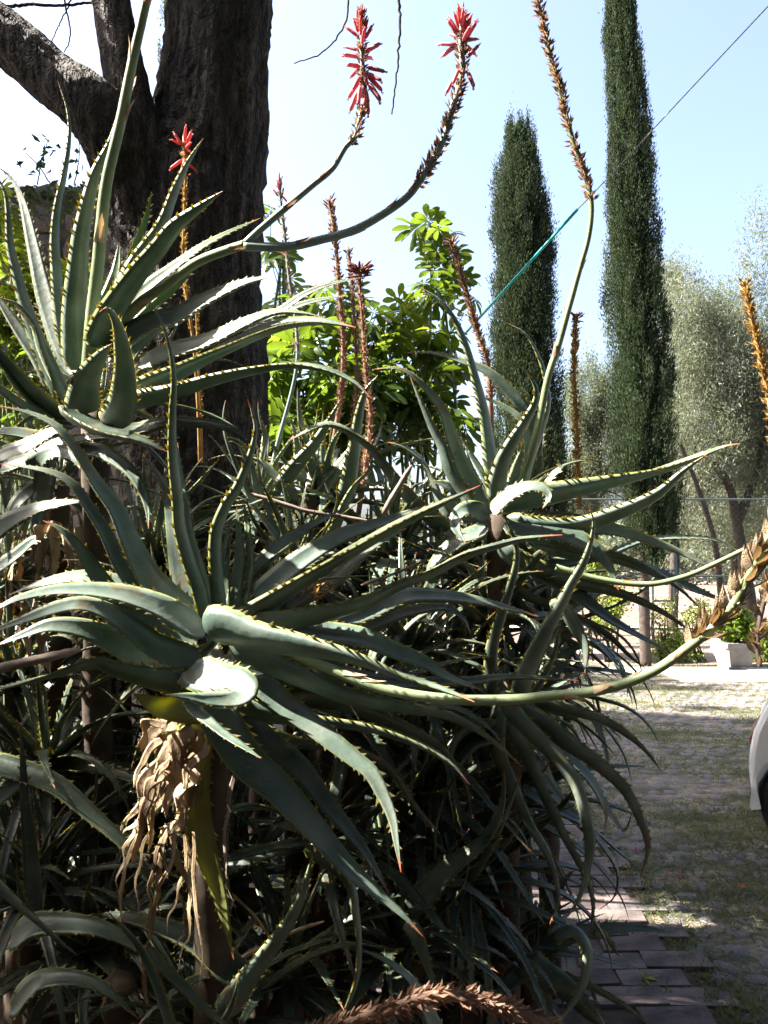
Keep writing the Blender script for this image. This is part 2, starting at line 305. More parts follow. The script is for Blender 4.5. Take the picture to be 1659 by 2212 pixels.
# brick path
path = link('brick_path', None); tag(path, kind='structure')
mb = MB(); box(mb, (.65, 4.9, .004), (1.05, 5.6, .012)); mb.obj('bedding', M['soil'], path)
bm_ = []
for k in range(5):
    mb = MB(); box(mb, (0, 0, 0), (.250, .126, .05), jit=.006)
    me = mb.mesh('brick', M['brick']); bm_.append(me)
for j in range(40):
    for i in range(6):
        x = 0.10 + i*0.26 + (0.13 if j % 2 else 0); y = 2.35 + j*0.134
        if x > 1.26 or rng.random() < 0.04: continue
        o = link('brick', bm_[rng.integers(5)], path)
        o.location = (x + rng.uniform(-.008, .008), y + rng.uniform(-.007, .007), -0.006 + rng.uniform(-.006, .005))
        o.rotation_euler = (rng.uniform(-.012, .012), rng.uniform(-.012, .012), rng.uniform(-.05, .05) + (math.pi if rng.random() < .5 else 0))
cob = []
for q in range(6):
    mb = MB(); k = 9; A = np.linspace(0, 6.283, k, endpoint=False) + rng.uniform(-.15, .15, k); ro = rng.uniform(.85, 1.1, k)
    V = [[math.cos(a)*r_ * s_, math.sin(a)*r_ * s_, z_] for s_, z_ in ((1.0, -.6), (.95, .1), (.62, .42)) for a, r_ in zip(A, ro)] + [[0, 0, .5]]
    idx = np.arange(3*k).reshape(3, k); mb.add(V, np.stack([idx[:-1], np.roll(idx[:-1], -1, 1), np.roll(idx[1:], -1, 1), idx[1:]], -1).reshape(-1, 4), 0, None, True)
    F = np.stack([idx[2], np.roll(idx[2], -1), np.full(k, 3*k), np.full(k, -1)], -1); mb.f.append(F); mb.m.append(np.zeros(k, int)); mb.sm.append(np.ones(k, bool)); cob.append(mb)
cobm = [c_.mesh('cobble', M['cobble']) for c_ in cob]
yard = link('cobbled_yard', None); tag(yard, kind='structure'); far = MB(); nc_ = 0
for yy in np.arange(2.6, 10.9, .135):
    for xx in np.arange(1.28, max(2.2, .47*yy + .3), .15):
        x_, y_ = xx + rng.uniform(-.03, .03) + (.07 if int(round(yy/.135)) % 2 else 0), yy + rng.uniform(-.025, .025)
        if math.sin(x_*3.1 + 2*math.sin(y_*1.7)) + math.sin(y_*4.3 + x_*2.2) + rng.normal()*.6 > .75: continue
        pr_ = proj(np.array([x_, y_, 0.0])); sc_ = (rng.uniform(.052, .074), rng.uniform(.046, .064), rng.uniform(.016, .026)); rz_ = rng.uniform(0, 6.28)
        if nc_ < 300 and 0 < pr_[0] < 1690 and pr_[1] < 2230:
            o = link('cobble', cobm[rng.integers(6)], yard); o.location = (x_, y_, .004); o.scale = sc_; o.rotation_euler = (rng.uniform(-.06, .06), rng.uniform(-.06, .06), rz_); nc_ += 1
        else:
            b_ = cob[rng.integers(6)]; V = np.vstack(b_.v[:1]) * sc_; V = np.stack([V[:,0]*math.cos(rz_) - V[:,1]*math.sin(rz_), V[:,0]*math.sin(rz_) + V[:,1]*math.cos(rz_), V[:,2]], -1) + [x_, y_, .004]
            F = np.vstack(b_.f); q4 = F[F[:, 3] >= 0]; q3 = F[F[:, 3] < 0][:, :3]; base_ = far.n
            far.add(V, q4, 0, None, True); far.f.append(np.hstack([q3 + base_, -np.ones((len(q3), 1), int)])); far.m.append(np.zeros(len(q3), int)); far.sm.append(np.ones(len(q3), bool))
tag(far.obj('cobbles', M['cobble'], yard), kind='stuff')
# grass on the lawn (and weeds in the joints of the path)
n = 110000
y = 2.5 + 10 * rng.random(n)**1.3; x = 1.15 + rng.random(n) * (0.5*y + .6)
k = 16000; y2 = rng.uniform(2.4, 6.5, k); x2 = rng.uniform(.1, 1.3, k)
cl = np.sin(x2*9 + 3*np.sin(y2*5)) + np.sin(y2*11 + x2*4); jy = abs(((y2 - 2.35 + .067) % .134) - .0) ; keep = ((cl > .9) & (jy < .03)) | (cl > 1.5) | (x2 > 1.16); x2, y2 = x2[keep], y2[keep]
cl = np.sin(x*3.1 + 2*np.sin(y*1.7)) + np.sin(y*4.3 + x*2.2) + rng.standard_normal(n)*.8; keep = cl > -0.3
x = np.concatenate([x[keep], x2]); y = np.concatenate([y[keep], y2]); n = len(x)
C = np.stack([x, y, np.full(n, .008)], -1); D = rng.standard_normal((n, 3)) * [.8, .8, .2]; D[:, 2] = abs(D[:, 2]) + .4
mb = MB(); diamonds(mb, C, D, rng.uniform(.018, .05, n), rng.uniform(.004, .008, n), fold=.1)
tag(mb.obj('grass', M['grass']), 'short patchy half-dry grass growing between the cobbles of the shaded yard', 'grass', kind='stuff')
# fallen petals and leaves on the lawn
for q, (px, py, lab) in enumerate([(1455, 1898, 'fallen red petal lying on the lawn right of the path'), (1596, 1934, 'small red petal on the dark grass near the lower right edge'), (1370, 1842, 'reddish fallen leaf lying where the path meets the lawn')]):
    g = gnd(px, py); mb = MB(); 
    diamonds(mb, np.array([g + [0, 0, .03]]*2) + rng.uniform(-.01, .01, (2, 3)), rng.standard_normal((2, 3))*[1, 1, .2], .03, .022, fold=.3)
    o = mb.obj('petal', M['red']); tag(o, lab, 'petal')
g = gnd(1392, 2130); mb = MB(); diamonds(mb, np.array([g + [0, 0, .03]]*6), rng.standard_normal((6, 3))*[1, 1, .3], .05, .03, fold=.2)
tag(mb.obj('weed', M['shrub']), 'small green weed growing between the path bricks near the bottom', 'weed')

# ------------------------------------------------------------------ big dark tree on the left
def rings_to_world(rows, d):
    return np.array([P(x, y, d if len(r) < 4 else r[3]) for r in rows for (x, y) in [(r[0], r[1])]]), np.array([r[2] / FPX * (d if len(r) < 4 else r[3]) / 2 for r in rows])
def bark_tube(name, rows, d, parent, k=72, n=150, m='bark', ridge=0.055):
    Cc, rr = rings_to_world(rows, d)
    Cn = crom(np.hstack([Cc, rr[:, None]]), n); C = Cn[:, :3]; rad = Cn[:, 3]
    T, Nn, B = frames(C); a = np.linspace(0, 2*np.pi, k, endpoint=False)
    A, Z = np.meshgrid(a, np.linspace(0, 1, n)); ph = rng.uniform(0, 6, 8)
    f = sum(np.sin(A*kk + ph[i] + 2.2*np.sin(Z*zz*6 + ph[-i])) / (1 + .15*i) for i, (kk, zz) in enumerate([(2, .5), (5, 1), (9, 1.7), (14, 2.5), (21, 3.2)]))
    rrr = rad[:, None] * (1 + ridge * f * .35 + .02 * rng.standard_normal((n, k)))
    V = C[:, None] + rrr[..., None] * (np.cos(A)[..., None]*Nn[:, None] + np.sin(A)[..., None]*B[:, None])
    idx = np.arange(n*k).reshape(n, k)
    fa = np.stack([idx[:-1], np.roll(idx[:-1], -1, 1), np.roll(idx[1:], -1, 1), idx[1:]], -1).reshape(-1, 4)
    mb = MB(); mb.add(V.reshape(-1, 3), fa); return mb.obj(name, M[m], parent)
TD = 3.5
tree = empty('broad_tree', (P(430, 2100, TD)[0], P(430, 2100, TD)[1], 0), 'massive dark fissured tree trunk forking into three at the left, behind the aloes', 'tree')
bark_tube('trunk', [(478, -500, 190), (484, -250, 205), (478, 0, 215), (466, 160, 220), (450, 300, 250), (408, 430, 315), (402, 560, 300), (410, 680, 300), (424, 800, 300), (420, 950, 310), (420, 1300, 320), (420, 1700, 350), (420, 2060, 430)], TD, tree)
bark_tube('limb', [(225, -350, 60, 3.3), (239, -20, 76, 3.3), (266, 144, 88, 3.3), (288, 260, 108, 3.3), (318, 390, 170, 3.35), (345, 520, 200, 3.45)], 3.3, tree, 48, 90)
bark_tube('limb', [(-420, -240, 80, 3.2), (-200, -60, 95, 3.2), (-30, 52, 112, 3.2), (60, 122, 112, 3.2), (120, 175, 112, 3.2), (190, 225, 128, 3.2), (250, 300, 145, 3.25), (290, 400, 150, 3.35), (320, 500, 170, 3.45)], 3.2, tree, 48, 110)
def twig(pts, w0, w1, d, parent, name='twig', m='bark2'):
    C = crom([P(x, y, d) for x, y in pts], max(8, len(pts)*8)); C += rng.normal(0, .0015, C.shape)
    mb = MB(); tube(mb, C, np.linspace(w0, w1, len(C)) / FPX * d / 2, 6); return mb.obj(name, M[m], parent)
twig([(780, -160), (755, -20), (748, 45), (725, 85), (690, 118), (634, 137)], 7, 2.5, 3.1, tree)
twig([(850, -160), (860, -20), (864, 50), (860, 130), (853, 190), (847, 247)], 9, 3, 3.1, tree)
twig([(-40, 20), (20, 14), (60, 10), (120, 12), (205, 5)], 9, 6, 3.6, tree)
twig([(130, -60), (145, 30), (152, 75), (140, 115)], 5, 2.5, 3.6, tree)
twig([(160, -20), (145, 20), (125, 60), (110, 95)], 4, 2, 3.6, tree)
def crown_cloud(centers, radii, n, seedjit=.35):
    c = np.repeat(np.asarray(centers, float), n, 0); r = np.repeat(np.asarray(radii, float), n)
    v = nrm(rng.standard_normal(c.shape)) * (rng.random((len(c), 1)) ** .45)
    return c + v * r[:, None]
def outside(Pt, mx=60):
    x, y, d = proj(Pt); return (d < .1) | (x < -mx) | (x > 1659+mx) | (y < -mx) | (y > 2212+mx)
# unseen leaf clumps added between sun and bed: (place that lies in their shade, radius, how far up the sun's ray)
SUNBLOBS = [(-.9, 1.6, 1.2, .5, 6.2), (-.35, 1.5, 1.5, .4, 6.0), (.2, 1.6, 1.3, .4, 6.4), (.7, 2.2, 1.5, .35, 6.8), (-.6, 2.6, .9, .6, 7.2), (.3, 3.0, .8, .7, 7.4), (-.9, 1.5, .6, .5, 6.4), (-.5, 1.75, 1.15, .34, 6.0), (-.1, 1.9, .9, .42, 6.5), (.25, 2.2, .95, .36, 6.2), (-.75, 1.9, .8, .5, 6.8), (.45, 2.4, .5, .5, 6.6), (-.25, 1.6, .4, .6, 7.0),
            (-1.0, 2.1, 1.25, .28, 6.3), (.7, 2.6, 1.0, .32, 7.2), (.1, 1.7, 1.45, .20, 5.6), (-.95, 3.0, 1.6, .3, 6.0), (1.2, 3.0, .3, .7, 8.0), (-.62, 1.7, 1.55, .16, 5.9), (0.1, 2.6, 1.2, .25, 6.2)]
SUNBLOBS += [(x_ + rng.uniform(-.1, .1), y_ + rng.uniform(-.1, .1), 0, .62, 6.6) for x_ in (.6, 1.25, 1.9, 2.55, 3.2) for y_ in (2.7, 3.5, 4.3, 5.1)]
# crown overhead, plus unseen foliage added round the camera to block skylight
cc = []; cr = []
for _ in range(70):
    cc.append([rng.uniform(-4.0, 3.8), rng.uniform(-4.5, 2.2), rng.uniform(3.4, 6.2)]); cr.append(rng.uniform(.5, .95))
for _ in range(44):
    cc.append([rng.uniform(-5.0, 4.5), rng.uniform(-6.0, -4.5), rng.uniform(.9, 6.0)]); cr.append(rng.uniform(.6, 1.0))
for _ in range(12):
    cc.append([rng.uniform(-5.5, -4.0), rng.uniform(-4.0, 1.0), rng.uniform(.9, 3.4)]); cr.append(rng.uniform(.5, .9))
for _ in range(60):
    cc.append([rng.uniform(-4.5, 4.2), rng.uniform(-4.2, -2.2), rng.uniform(.6, 4.0)]); cr.append(rng.uniform(.5, .8))
for _ in range(26):
    cc.append([rng.uniform(-3.4, -2.0), rng.uniform(-1.6, 1.0), rng.uniform(.4, 2.2)]); cr.append(rng.uniform(.35, .55))
for _ in range(22):
    cc.append([rng.uniform(-2.4, 2.4), rng.uniform(-2.2, -.4), rng.uniform(3.0, 3.9)]); cr.append(rng.uniform(.4, .6))
for _ in range(22):
    cc.append([rng.uniform(2.3, 3.8), rng.uniform(-2.0, 1.2), rng.uniform(.6, 3.4)]); cr.append(rng.uniform(.4, .6))
for _ in range(45):
    cc.append([rng.uniform(-.5, 4.5), rng.uniform(1.8, 5.5), rng.uniform(4.6, 8.5)]); cr.append(rng.uniform(.5, .85))
for _ in range(40):
    cc.append([rng.uniform(-5.6, -4.0), rng.uniform(-1.5, 4.2), rng.uniform(.8, 3.6)]); cr.append(rng.uniform(.5, .8))
for _ in range(34):
    cc.append([rng.uniform(-5.0, -3.2), rng.uniform(-2.5, 2.2), rng.uniform(.5, 3.2)]); cr.append(rng.uniform(.5, .8))
for _ in range(12):
    cc.append([rng.uniform(4.4, 5.5), rng.uniform(-4.0, .6), rng.uniform(1.2, 4.4)]); cr.append(rng.uniform(.5, .9))
for _ in range(34):
    cc.append([rng.uniform(-3.2, -.2), rng.uniform(2.0, 5.5), rng.uniform(5.2, 8.2)]); cr.append(rng.uniform(.4, .8))
for s_ in SUNBLOBS:
    b_ = np.array(s_[:3]) + np.array(SUN) * s_[4]; cc.append(b_); cr.append(s_[3])
nb_ = len(SUNBLOBS); p1 = crown_cloud(cc[:-nb_], cr[:-nb_], 850); p2 = crown_cloud(cc[-nb_:], cr[-nb_:], 1200); big = np.concatenate([np.ones(len(p1)), np.zeros(len(p2))])
pts = np.vstack([p1, p2]); ok = outside(pts, 140)
gaps = [(300,540,2.15,.26), (150,600,2.2,.22), (187,800,2.1,.07), (500,670,2.1,.12), (620,620,2.1,.08), (490,1468,1.5,.075), (110,1280,1.6,.06), (20,1340,1.6,.05), (60,1110,1.8,.06), (115,1140,1.78,.05),
        (373,900,1.65,.08), (375,1020,1.66,.05), (480,1110,1.65,.08), (545,960,1.65,.05), (620,1400,1.5,.05), (700,1415,1.5,.05), (1000,1500,1.4,.04), (700,1585,1.45,.07), (760,1640,1.45,.04), (830,1190,1.7,.05), (900,1130,1.7,.06), (640,1240,1.7,.04),
        (1100,950,2.6,.34), (1130,1060,2.5,.18), (1180,1140,2.45,.10), (970,1060,2.5,.12), (1400,1010,2.45,.14), (1300,1040,2.5,.06), (783,200,2,.35), (980,250,2,.35), (1250,300,2.5,.4), (1600,1300,1.4,.16), (1400,1450,1.4,.06), (650,500,2,.2), (850,450,2,.2), (700,980,2.9,.2), (850,1020,2.8,.15), (700,860,4.2,.4), (900,850,4.4,.4), (560,1000,2.8,.12), (950,560,4.4,.5), (900,720,4.4,.5), (780,690,4.2,.45), (620,560,4.5,.4), (90,620,4.6,.5), (60,500,4.6,.4),
        (110,990,2.1,.06), (230,985,2.1,.05), (310,1060,2.0,.05), (430,1560,1.6,.04), (540,1620,1.6,.03), (790,1850,1.6,.035), (860,1970,1.6,.035), (600,1720,1.6,.02), (1264,1190,2.15,.05), (1210,1300,2.15,.035), (1165,1380,2.15,.025), (350,1600,1.65,.05), (320,1700,1.65,.03),
        (290,1840,1.65,.025), (1335,1240,2.4,.05), (1240,1170,2.4,.05), (1020,1650,2.2,.04), (885,1790,2.2,.03), (1030,1450,2.5,.05), (1080,1330,2.5,.04), (600,1000,2.8,.08), (750,1000,2.8,.1), (780,900,2.8,.08), (880,1020,2.7,.05), (250,1700,2.3,.03), (150,1560,2.2,.05), (230,1520,2.2,.04), (60,1600,2.2,.03), (940,1600,2.3,.03), (690,1330,2.0,.03), (1200,1530,2.2,.03)]
gaps += [(rng.uniform(0, 1250), rng.uniform(1150, 1980), rng.uniform(1.5, 2.6), rng.uniform(.015, .034)) for _ in range(64)]
sv = np.array(SUN)
for (gx, gy, gd, gr) in gaps:  # openings cut through the leaves along sun rays to light chosen spots
    q = pts - P(gx, gy, gd); ok &= np.linalg.norm(q - (q @ sv)[:, None]*sv, axis=1) > gr*(1.15 if gd < 1.95 else 1.45) + .03 + .05*big
ok &= pts[:, 2] > .3; pts = pts[ok]; big = big[ok]
D = rng.standard_normal(pts.shape) + [0, 0, -.4]
mb = MB(); diamonds(mb, pts, D, rng.uniform(.05, .09, len(pts))*(1+big), rng.uniform(.025, .04, len(pts))*(1+1.2*big))
tag(mb.obj('crown', M['canopy'], tree), kind='stuff')  # tree crown together with the unseen foliage added to cut sky light

def leafy_tree(name, label, base, trunkpts, blobs, n, m, L=(.04, .07), W=(.012, .02), hang=0.6, group=None, tr=.12, bark='bark2', cat='tree', check=None, limbs=()):
    o = empty(name, base, label, cat, group)
    if trunkpts is not None:
        C = crom(trunkpts, 40); mb = MB(); tube(mb, C, np.linspace(tr, tr*.35, 40), 12, rough=.04); mb.obj('trunk', M[bark], o)
    for (lp, r0, r1) in limbs:
        C = crom(lp, 24); mb = MB(); tube(mb, C, np.linspace(r0, r1, 24), 8, rough=.04); mb.obj('limb', M[bark], o)
    c = np.array([b[:3] for b in blobs]); rr = np.array([b[3:6] for b in blobs])
    wt = rr.prod(1); wt = wt / wt.sum(); i = rng.choice(len(blobs), n, p=wt)
    # clumps: strands hang from points on the blobs
    ns = max(30, n // (95 if L[1] < .1 else 40)); si = rng.choice(len(blobs), ns, p=wt)
    v = nrm(rng.standard_normal((ns, 3))) * rng.uniform(.45, 1.05, (ns, 1)); sc = c[si] + v * rr[si]
    k = rng.integers(0, ns, n); off = rng.standard_normal((n, 3)) * ([.075, .075, .20] if L[1] < .1 else [.09, .09, .16]) * (.6 + .4*rr.mean()); off[:, 2] -= abs(rng.standard_normal(n)) * .18 * hang
    pts = sc[k] + off
    D = rng.standard_normal((n, 3)) + [0, 0, -1.4*hang]
    if check is not None: kk = check(pts); pts = pts[kk]; D = D[kk]
    mb = MB(); diamonds(mb, pts, D, rng.uniform(*L, len(pts)), rng.uniform(*W, len(pts)))
    tag(mb.obj('crown', M[m], o), kind='stuff'); return o
# unseen trees: left pair shades the yard, right one added to block skylight
for q, (bx, by, h, lab) in enumerate([(-6.2, 7.0, 10.0, 'tall leafy shade tree beyond the left edge, nearest the stone wall'), (-7.6, 10.2, 11.5, 'tall leafy shade tree further back beyond the left edge'), (5.8, 3.0, 8.0, 'unseen leafy tree added beyond the right edge to block sky light')]):
    bl = [(bx + rng.uniform(-1.6, 1.6), by + rng.uniform(-1.4, 1.4), h*rng.uniform(.4, .95), *rng.uniform(.8, 1.25, 3)) for _ in range(20)]
    nl_ = 30000
    if q == 0:   # unseen clumps added along the sun's ray to shade the yard
        for y_ in np.arange(4.6, 8.9, .72):
            for x_ in np.arange(1.2, 2.5 + (9.0 - y_)*.28, .7):
                b_ = np.array([x_, y_, 0]) + np.array(SUN)*(10.6 + .12*(y_-4)*2 + rng.uniform(-.2, .2)); bl.append((b_[0], b_[1], b_[2], .62, .62, .55))
        nl_ = 60000
    leafy_tree('unseen_shade_tree', lab, (bx, by, 0), [(bx, by, 0), (bx+.2, by, h*.4), (bx, by+.1, h*.8)], bl, nl_, 'canopy', (.12, .2), (.07, .12), .3, tr=.2, check=lambda p: outside(p, 60))

# ------------------------------------------------------------------ stone wall at left with creeper
wall = empty('stone_wall', P(100, 2100, 6.2) * [1, 1, 0], 'high wall of rounded grey stones behind the bushes at the left', 'wall')
wy = 6.3; wx0, wx1, wz = -3.9, -1.15, 4.22
mb = MB(); box(mb, ((wx0+wx1)/2, wy+.2, wz/2), (wx1-wx0, .30, wz)); mb.obj('mortar', M['mortar'], wall)
mb = MB(); C = crom([(wx0, wy+.2, wz+.03), ((wx0+wx1)/2, wy+.2, wz+.06), (wx1, wy+.2, wz+.02)], 30); tube(mb, C, .17, 10, rough=.08); mb.obj('coping', M['mortar'], wall)
sms = []
for q in range(6):
    mb = MB(); n, k = 7, 12; th = np.linspace(.12, np.pi-.12, n); A = np.linspace(0, 6.283, k, endpoint=False)
    V = np.array([[math.sin(t)*math.cos(a), math.cos(t)*.55 - 0, math.sin(t)*math.sin(a)] for t in th for a in A])
    V = np.sign(V) * abs(V)**.8; V *= 1 + .07*rng.standard_normal((len(V), 1)); 
    idx = np.arange(n*k).reshape(n, k); f = np.stack([idx[:-1], np.roll(idx[:-1], -1, 1), np.roll(idx[1:], -1, 1), idx[1:]], -1).reshape(-1, 4)
    mb.add(V, f); 
    mb.f.append(np.array([[idx[-1][0], idx[-1][3], idx[-1][6], idx[-1][9]]])); mb.m.append(np.array([0])); mb.sm.append(np.array([True]))
    mb.f.append(np.array([[idx[0][0], idx[0][3], idx[0][6], idx[0][9]]])); mb.m.append(np.array([0])); mb.sm.append(np.array([True]))
    sms.append(mb.mesh('stone', M['stone']))
z = .15; row = 0; wl = wloc(wall)
while z < wz - .05:
    x = wx0 + .1 + (.1 if row % 2 else 0); 
    while x < wx1 - .08:
        ww = rng.uniform(.22, .36)
        o = link('stone', sms[rng.integers(6)], wall); o.location = Vector((x + ww/2, wy + .06, z + rng.uniform(-.02, .02))) - wl
        o.scale = (ww*.48, .10, rng.uniform(.10, .13)); o.rotation_euler = (0, rng.uniform(-.2, .2), 0); x += ww
    z += .235; row += 1
cr = empty('wall_creeper', P(100, 400, 6.1), 'sparse small-leaved creeper trailing along the top of the stone wall', 'creeper')
pp = []
for (x0, y0, x1, y1, n) in [(40, 425, 180, 405, 90), (75, 395, 100, 300, 9), (110, 390, 100, 300, 10), (75, 400, 50, 330, 6), (160, 400, 175, 320, 6), (60, 470, 200, 430, 40)]:
    t = rng.random(n); xs = x0 + (x1-x0)*t + rng.normal(0, 9, n); ys = y0 + (y1-y0)*t + rng.normal(0, 12, n)
    pp += [P(a, b_, 6.05 + rng.uniform(-.12, .12)) for a, b_ in zip(xs, ys)]
pp = np.array(pp); mb = MB(); diamonds(mb, pp, rng.standard_normal(pp.shape) - [0, 0, .8], rng.uniform(.04, .09, len(pp)), rng.uniform(.025, .045, len(pp)))
tag(mb.obj('foliage', M['canopy'], cr), kind='stuff')
for (a, b_) in [([(80, 400), (90, 350), (105, 300)], 3), ([(110, 400), (85, 360), (55, 330)], 3), ([(160, 400), (170, 350), (172, 305)], 3)]:
    twig(a, b_, 1.5, 6.1, cr, 'vine')

# ------------------------------------------------------------------ cypresses
def cypress(label, cx_, d, rows, base_y, n, trunk=None, solid=True):
    """rows: (D y, left x, right x)"""
    g = P(cx_, 1440, d); o = empty('cypress_tree', (g[0], g[1], 0), label, 'cypress', 'tall Italian cypresses')
    rows = sorted(rows, key=lambda r: -r[0])
    Z = np.array([P(0, r[0], d)[2] for r in rows]); XL = np.array([P(r[1], r[0], d)[0] for r in rows]); XR = np.array([P(r[2], r[0], d)[0] for r in rows])
    def prof(z): xl = np.interp(z, Z, XL); xr = np.interp(z, Z, XR); return (xl+xr)/2, (xr-xl)/2
    nc = int(n / 100); zc = Z[0] + (Z[-1]-Z[0]-.22) * rng.random(nc)
    c, r = prof(zc); th = rng.uniform(0, 6.283, nc)
    rr = r * rng.uniform(.62, .95, nc) * (1 + .08*np.sin(th*3 + zc*3.3) + .07*np.sin(zc*8 + th))
    cen = np.stack([c + rr*np.cos(th), g[1] + rr*np.sin(th), zc], -1)
    k = rng.integers(0, nc, n); nr = (rr[k] / .5).clip(.35, 1.2)
    off = rng.standard_normal((n, 3)) * np.stack([.045*nr, .045*nr, .15*np.ones(n)], -1) * rng.uniform(.6, 1.3, nc)[k][:, None]
    pts = cen[k] + off
    outd = np.stack([np.cos(th[k]), np.sin(th[k]), np.zeros(n)], -1)
    D = rng.standard_normal((n, 3))*.42 + outd*.45 + [0, 0, 1.25]
    mb = MB(); diamonds(mb, pts, D, rng.uniform(.035, .07, n), rng.uniform(.010, .019, n))
    tag(mb.obj('crown', M['cypress'], o), kind='stuff')
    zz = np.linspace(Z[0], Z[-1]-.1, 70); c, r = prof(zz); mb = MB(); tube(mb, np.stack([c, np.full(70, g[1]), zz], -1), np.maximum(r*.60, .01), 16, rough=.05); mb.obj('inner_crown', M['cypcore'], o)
    if trunk:
        mb = MB(); C = crom([(P(trunk[0], 1440, d)[0], g[1], 0), (P(trunk[0]-2, 1300, d)[0], g[1], P(0, 1300, d)[2]), (P(trunk[0]-4, 1150, d)[0], g[1], P(0, 1100, d)[2])], 30); tube(mb, C, trunk[1]/FPX*d/2, 14, rough=.03); mb.obj('trunk', M['bark2'], o)
    return o
cypress('tallest slim cypress with a bare trunk base, right of the centre', 1395, 12.3,
        [(-420, 1340, 1366), (-200, 1333, 1384), (0, 1328, 1394), (100, 1326, 1408), (220, 1327, 1420), (340, 1324, 1432), (480, 1320, 1440), (620, 1322, 1447), (760, 1322, 1462), (900, 1324, 1470), (1000, 1328, 1470), (1100, 1345, 1474), (1160, 1362, 1462), (1200, 1385, 1425)], 1440, 125000, (1395, 24))
cypress('shorter pointed cypress crossed by the teal line, left of the tallest one', 1145, 13.5,
        [(218, 1130, 1140), (260, 1104, 1152), (310, 1090, 1170), (380, 1070, 1190), (500, 1068, 1202), (620, 1068, 1210), (720, 1064, 1205), (820, 1066, 1222), (920, 1062, 1232), (1020, 1064, 1240), (1150, 1075, 1235), (1300, 1100, 1200)], 1440, 125000, (1150, 26))
cypress('slim cypress showing as a dark strip in the fork of the big tree', 357, 15,
        [(-400, 340, 372), (-100, 325, 395), (100, 320, 400), (260, 318, 402), (500, 318, 402), (900, 320, 400), (1250, 330, 390)], 1440, 22000, (357, 20))
# forked tops on the shorter cypress
# ------------------------------------------------------------------ silvery trees at right and between the cypresses
def blob(x, y, d, rx, ry, rz=None): p = P(x, y, d); return (*p, rx/FPX*d, (rz or rx)/FPX*d, ry/FPX*d)
D1 = 15.0
leafy_tree('silver_tree', 'silvery grey-green weeping tree filling the right edge behind the fence', P(1580, 1200, D1)*[1, 1, 0],
    [P(1640, 1440, D1), P(1612, 1250, D1), P(1592, 1130, D1), P(1570, 1040, D1), P(1500, 960, D1)],
    [blob(1630, 540, D1, 40, 130), blob(1500, 720, D1, 65, 150), blob(1590, 760, D1, 70, 170), blob(1660, 820, D1, 70, 200), blob(1540, 900, D1, 80, 130), blob(1480, 640, D1, 50, 90), blob(1640, 1020, D1, 60, 120), blob(1500, 1010, D1, 55, 90), blob(1740, 900, D1, 90, 300), blob(1560, 1100, D1+1, 90, 60)],
    100000, 'grey', (.055, .10), (.011, .019), .9, 'silvery trees beyond the fence', .14,
    limbs=[([P(1592, 1130, D1), P(1640, 1000, D1), P(1650, 850, D1)], .09, .03), ([P(1570, 1440, D1-1), P(1545, 1180, D1-1), P(1510, 1060, D1-1), P(1470, 960, D1-1)], .07, .03)])
leafy_tree('silver_tree', 'smaller pale silvery tree seen between the two big cypresses', P(1280, 1200, 17)*[1, 1, 0],
    [P(1290, 1400, 17), P(1285, 1200, 17), P(1300, 900, 17)],
    [blob(1262, 850, 17, 60, 90), blob(1300, 960, 17, 55, 120), blob(1250, 1040, 17, 60, 80), blob(1330, 830, 17, 35, 80), blob(1318, 560, 17, 14, 60), blob(1316, 680, 17, 14, 50)],
    52000, 'greyd', (.05, .08), (.012, .02), .8, 'silvery trees beyond the fence', .1)
leafy_tree('silver_tree', 'grey hazy tree just right of the tallest cypress', P(1450, 1200, 18)*[1, 1, 0],
    [P(1450, 1400, 18), P(1460, 1100, 18), P(1450, 800, 18)],
    [blob(1440, 620, 18, 45, 90), blob(1460, 800, 18, 50, 130), blob(1450, 1000, 18, 60, 120), blob(1500, 1080, 18, 80, 70)],
    60000, 'greyd', (.05, .09), (.012, .02), .8, 'silvery trees beyond the fence', .12)
leafy_tree('silver_tree', 'dark grey-green tree deep behind the silvery weeping tree at the right edge', P(1600, 1200, 17)*[1, 1, 0],
    [P(1600, 1420, 17), P(1590, 1150, 17), P(1620, 850, 17)],
    [blob(1520, 850, 17, 60, 140), blob(1600, 900, 17, 80, 160), blob(1680, 900, 17, 80, 260), blob(1490, 1050, 17, 60, 90), blob(1600, 1090, 17, 90, 80), blob(1560, 700, 17, 70, 110)],
    70000, 'greyd', (.06, .10), (.016, .028), .8, 'silvery trees beyond the fence', .12)
# far hedge row and a far wood closing the view
leafy_tree('clipped_hedge', 'pale grey-green hedge along the far side of the sunlit court', (9, 38, 0), None,
    [(x, 46.5, 1.0, 2.6, 1.2, 1.6) for x in np.arange(-2, 34, 2.4)], 50000, 'grey', (.14, .24), (.06, .10), .2, cat='hedge')
n = 70000; x = rng.uniform(-60, 75, n); hh = 4.2 + 1.3*np.sin(x*.35) + .9*np.sin(x*.9 + 1) ; pts = np.stack([x, rng.uniform(52, 60, n), rng.random(n)**.7*hh], -1)
mb = MB(); diamonds(mb, pts, rng.standard_normal((n, 3)), rng.uniform(.25, .5, n), rng.uniform(.15, .3, n)); tag(mb.obj('far_wood', M['greyd']), 'low band of trees far behind the court', 'wood', kind='stuff')
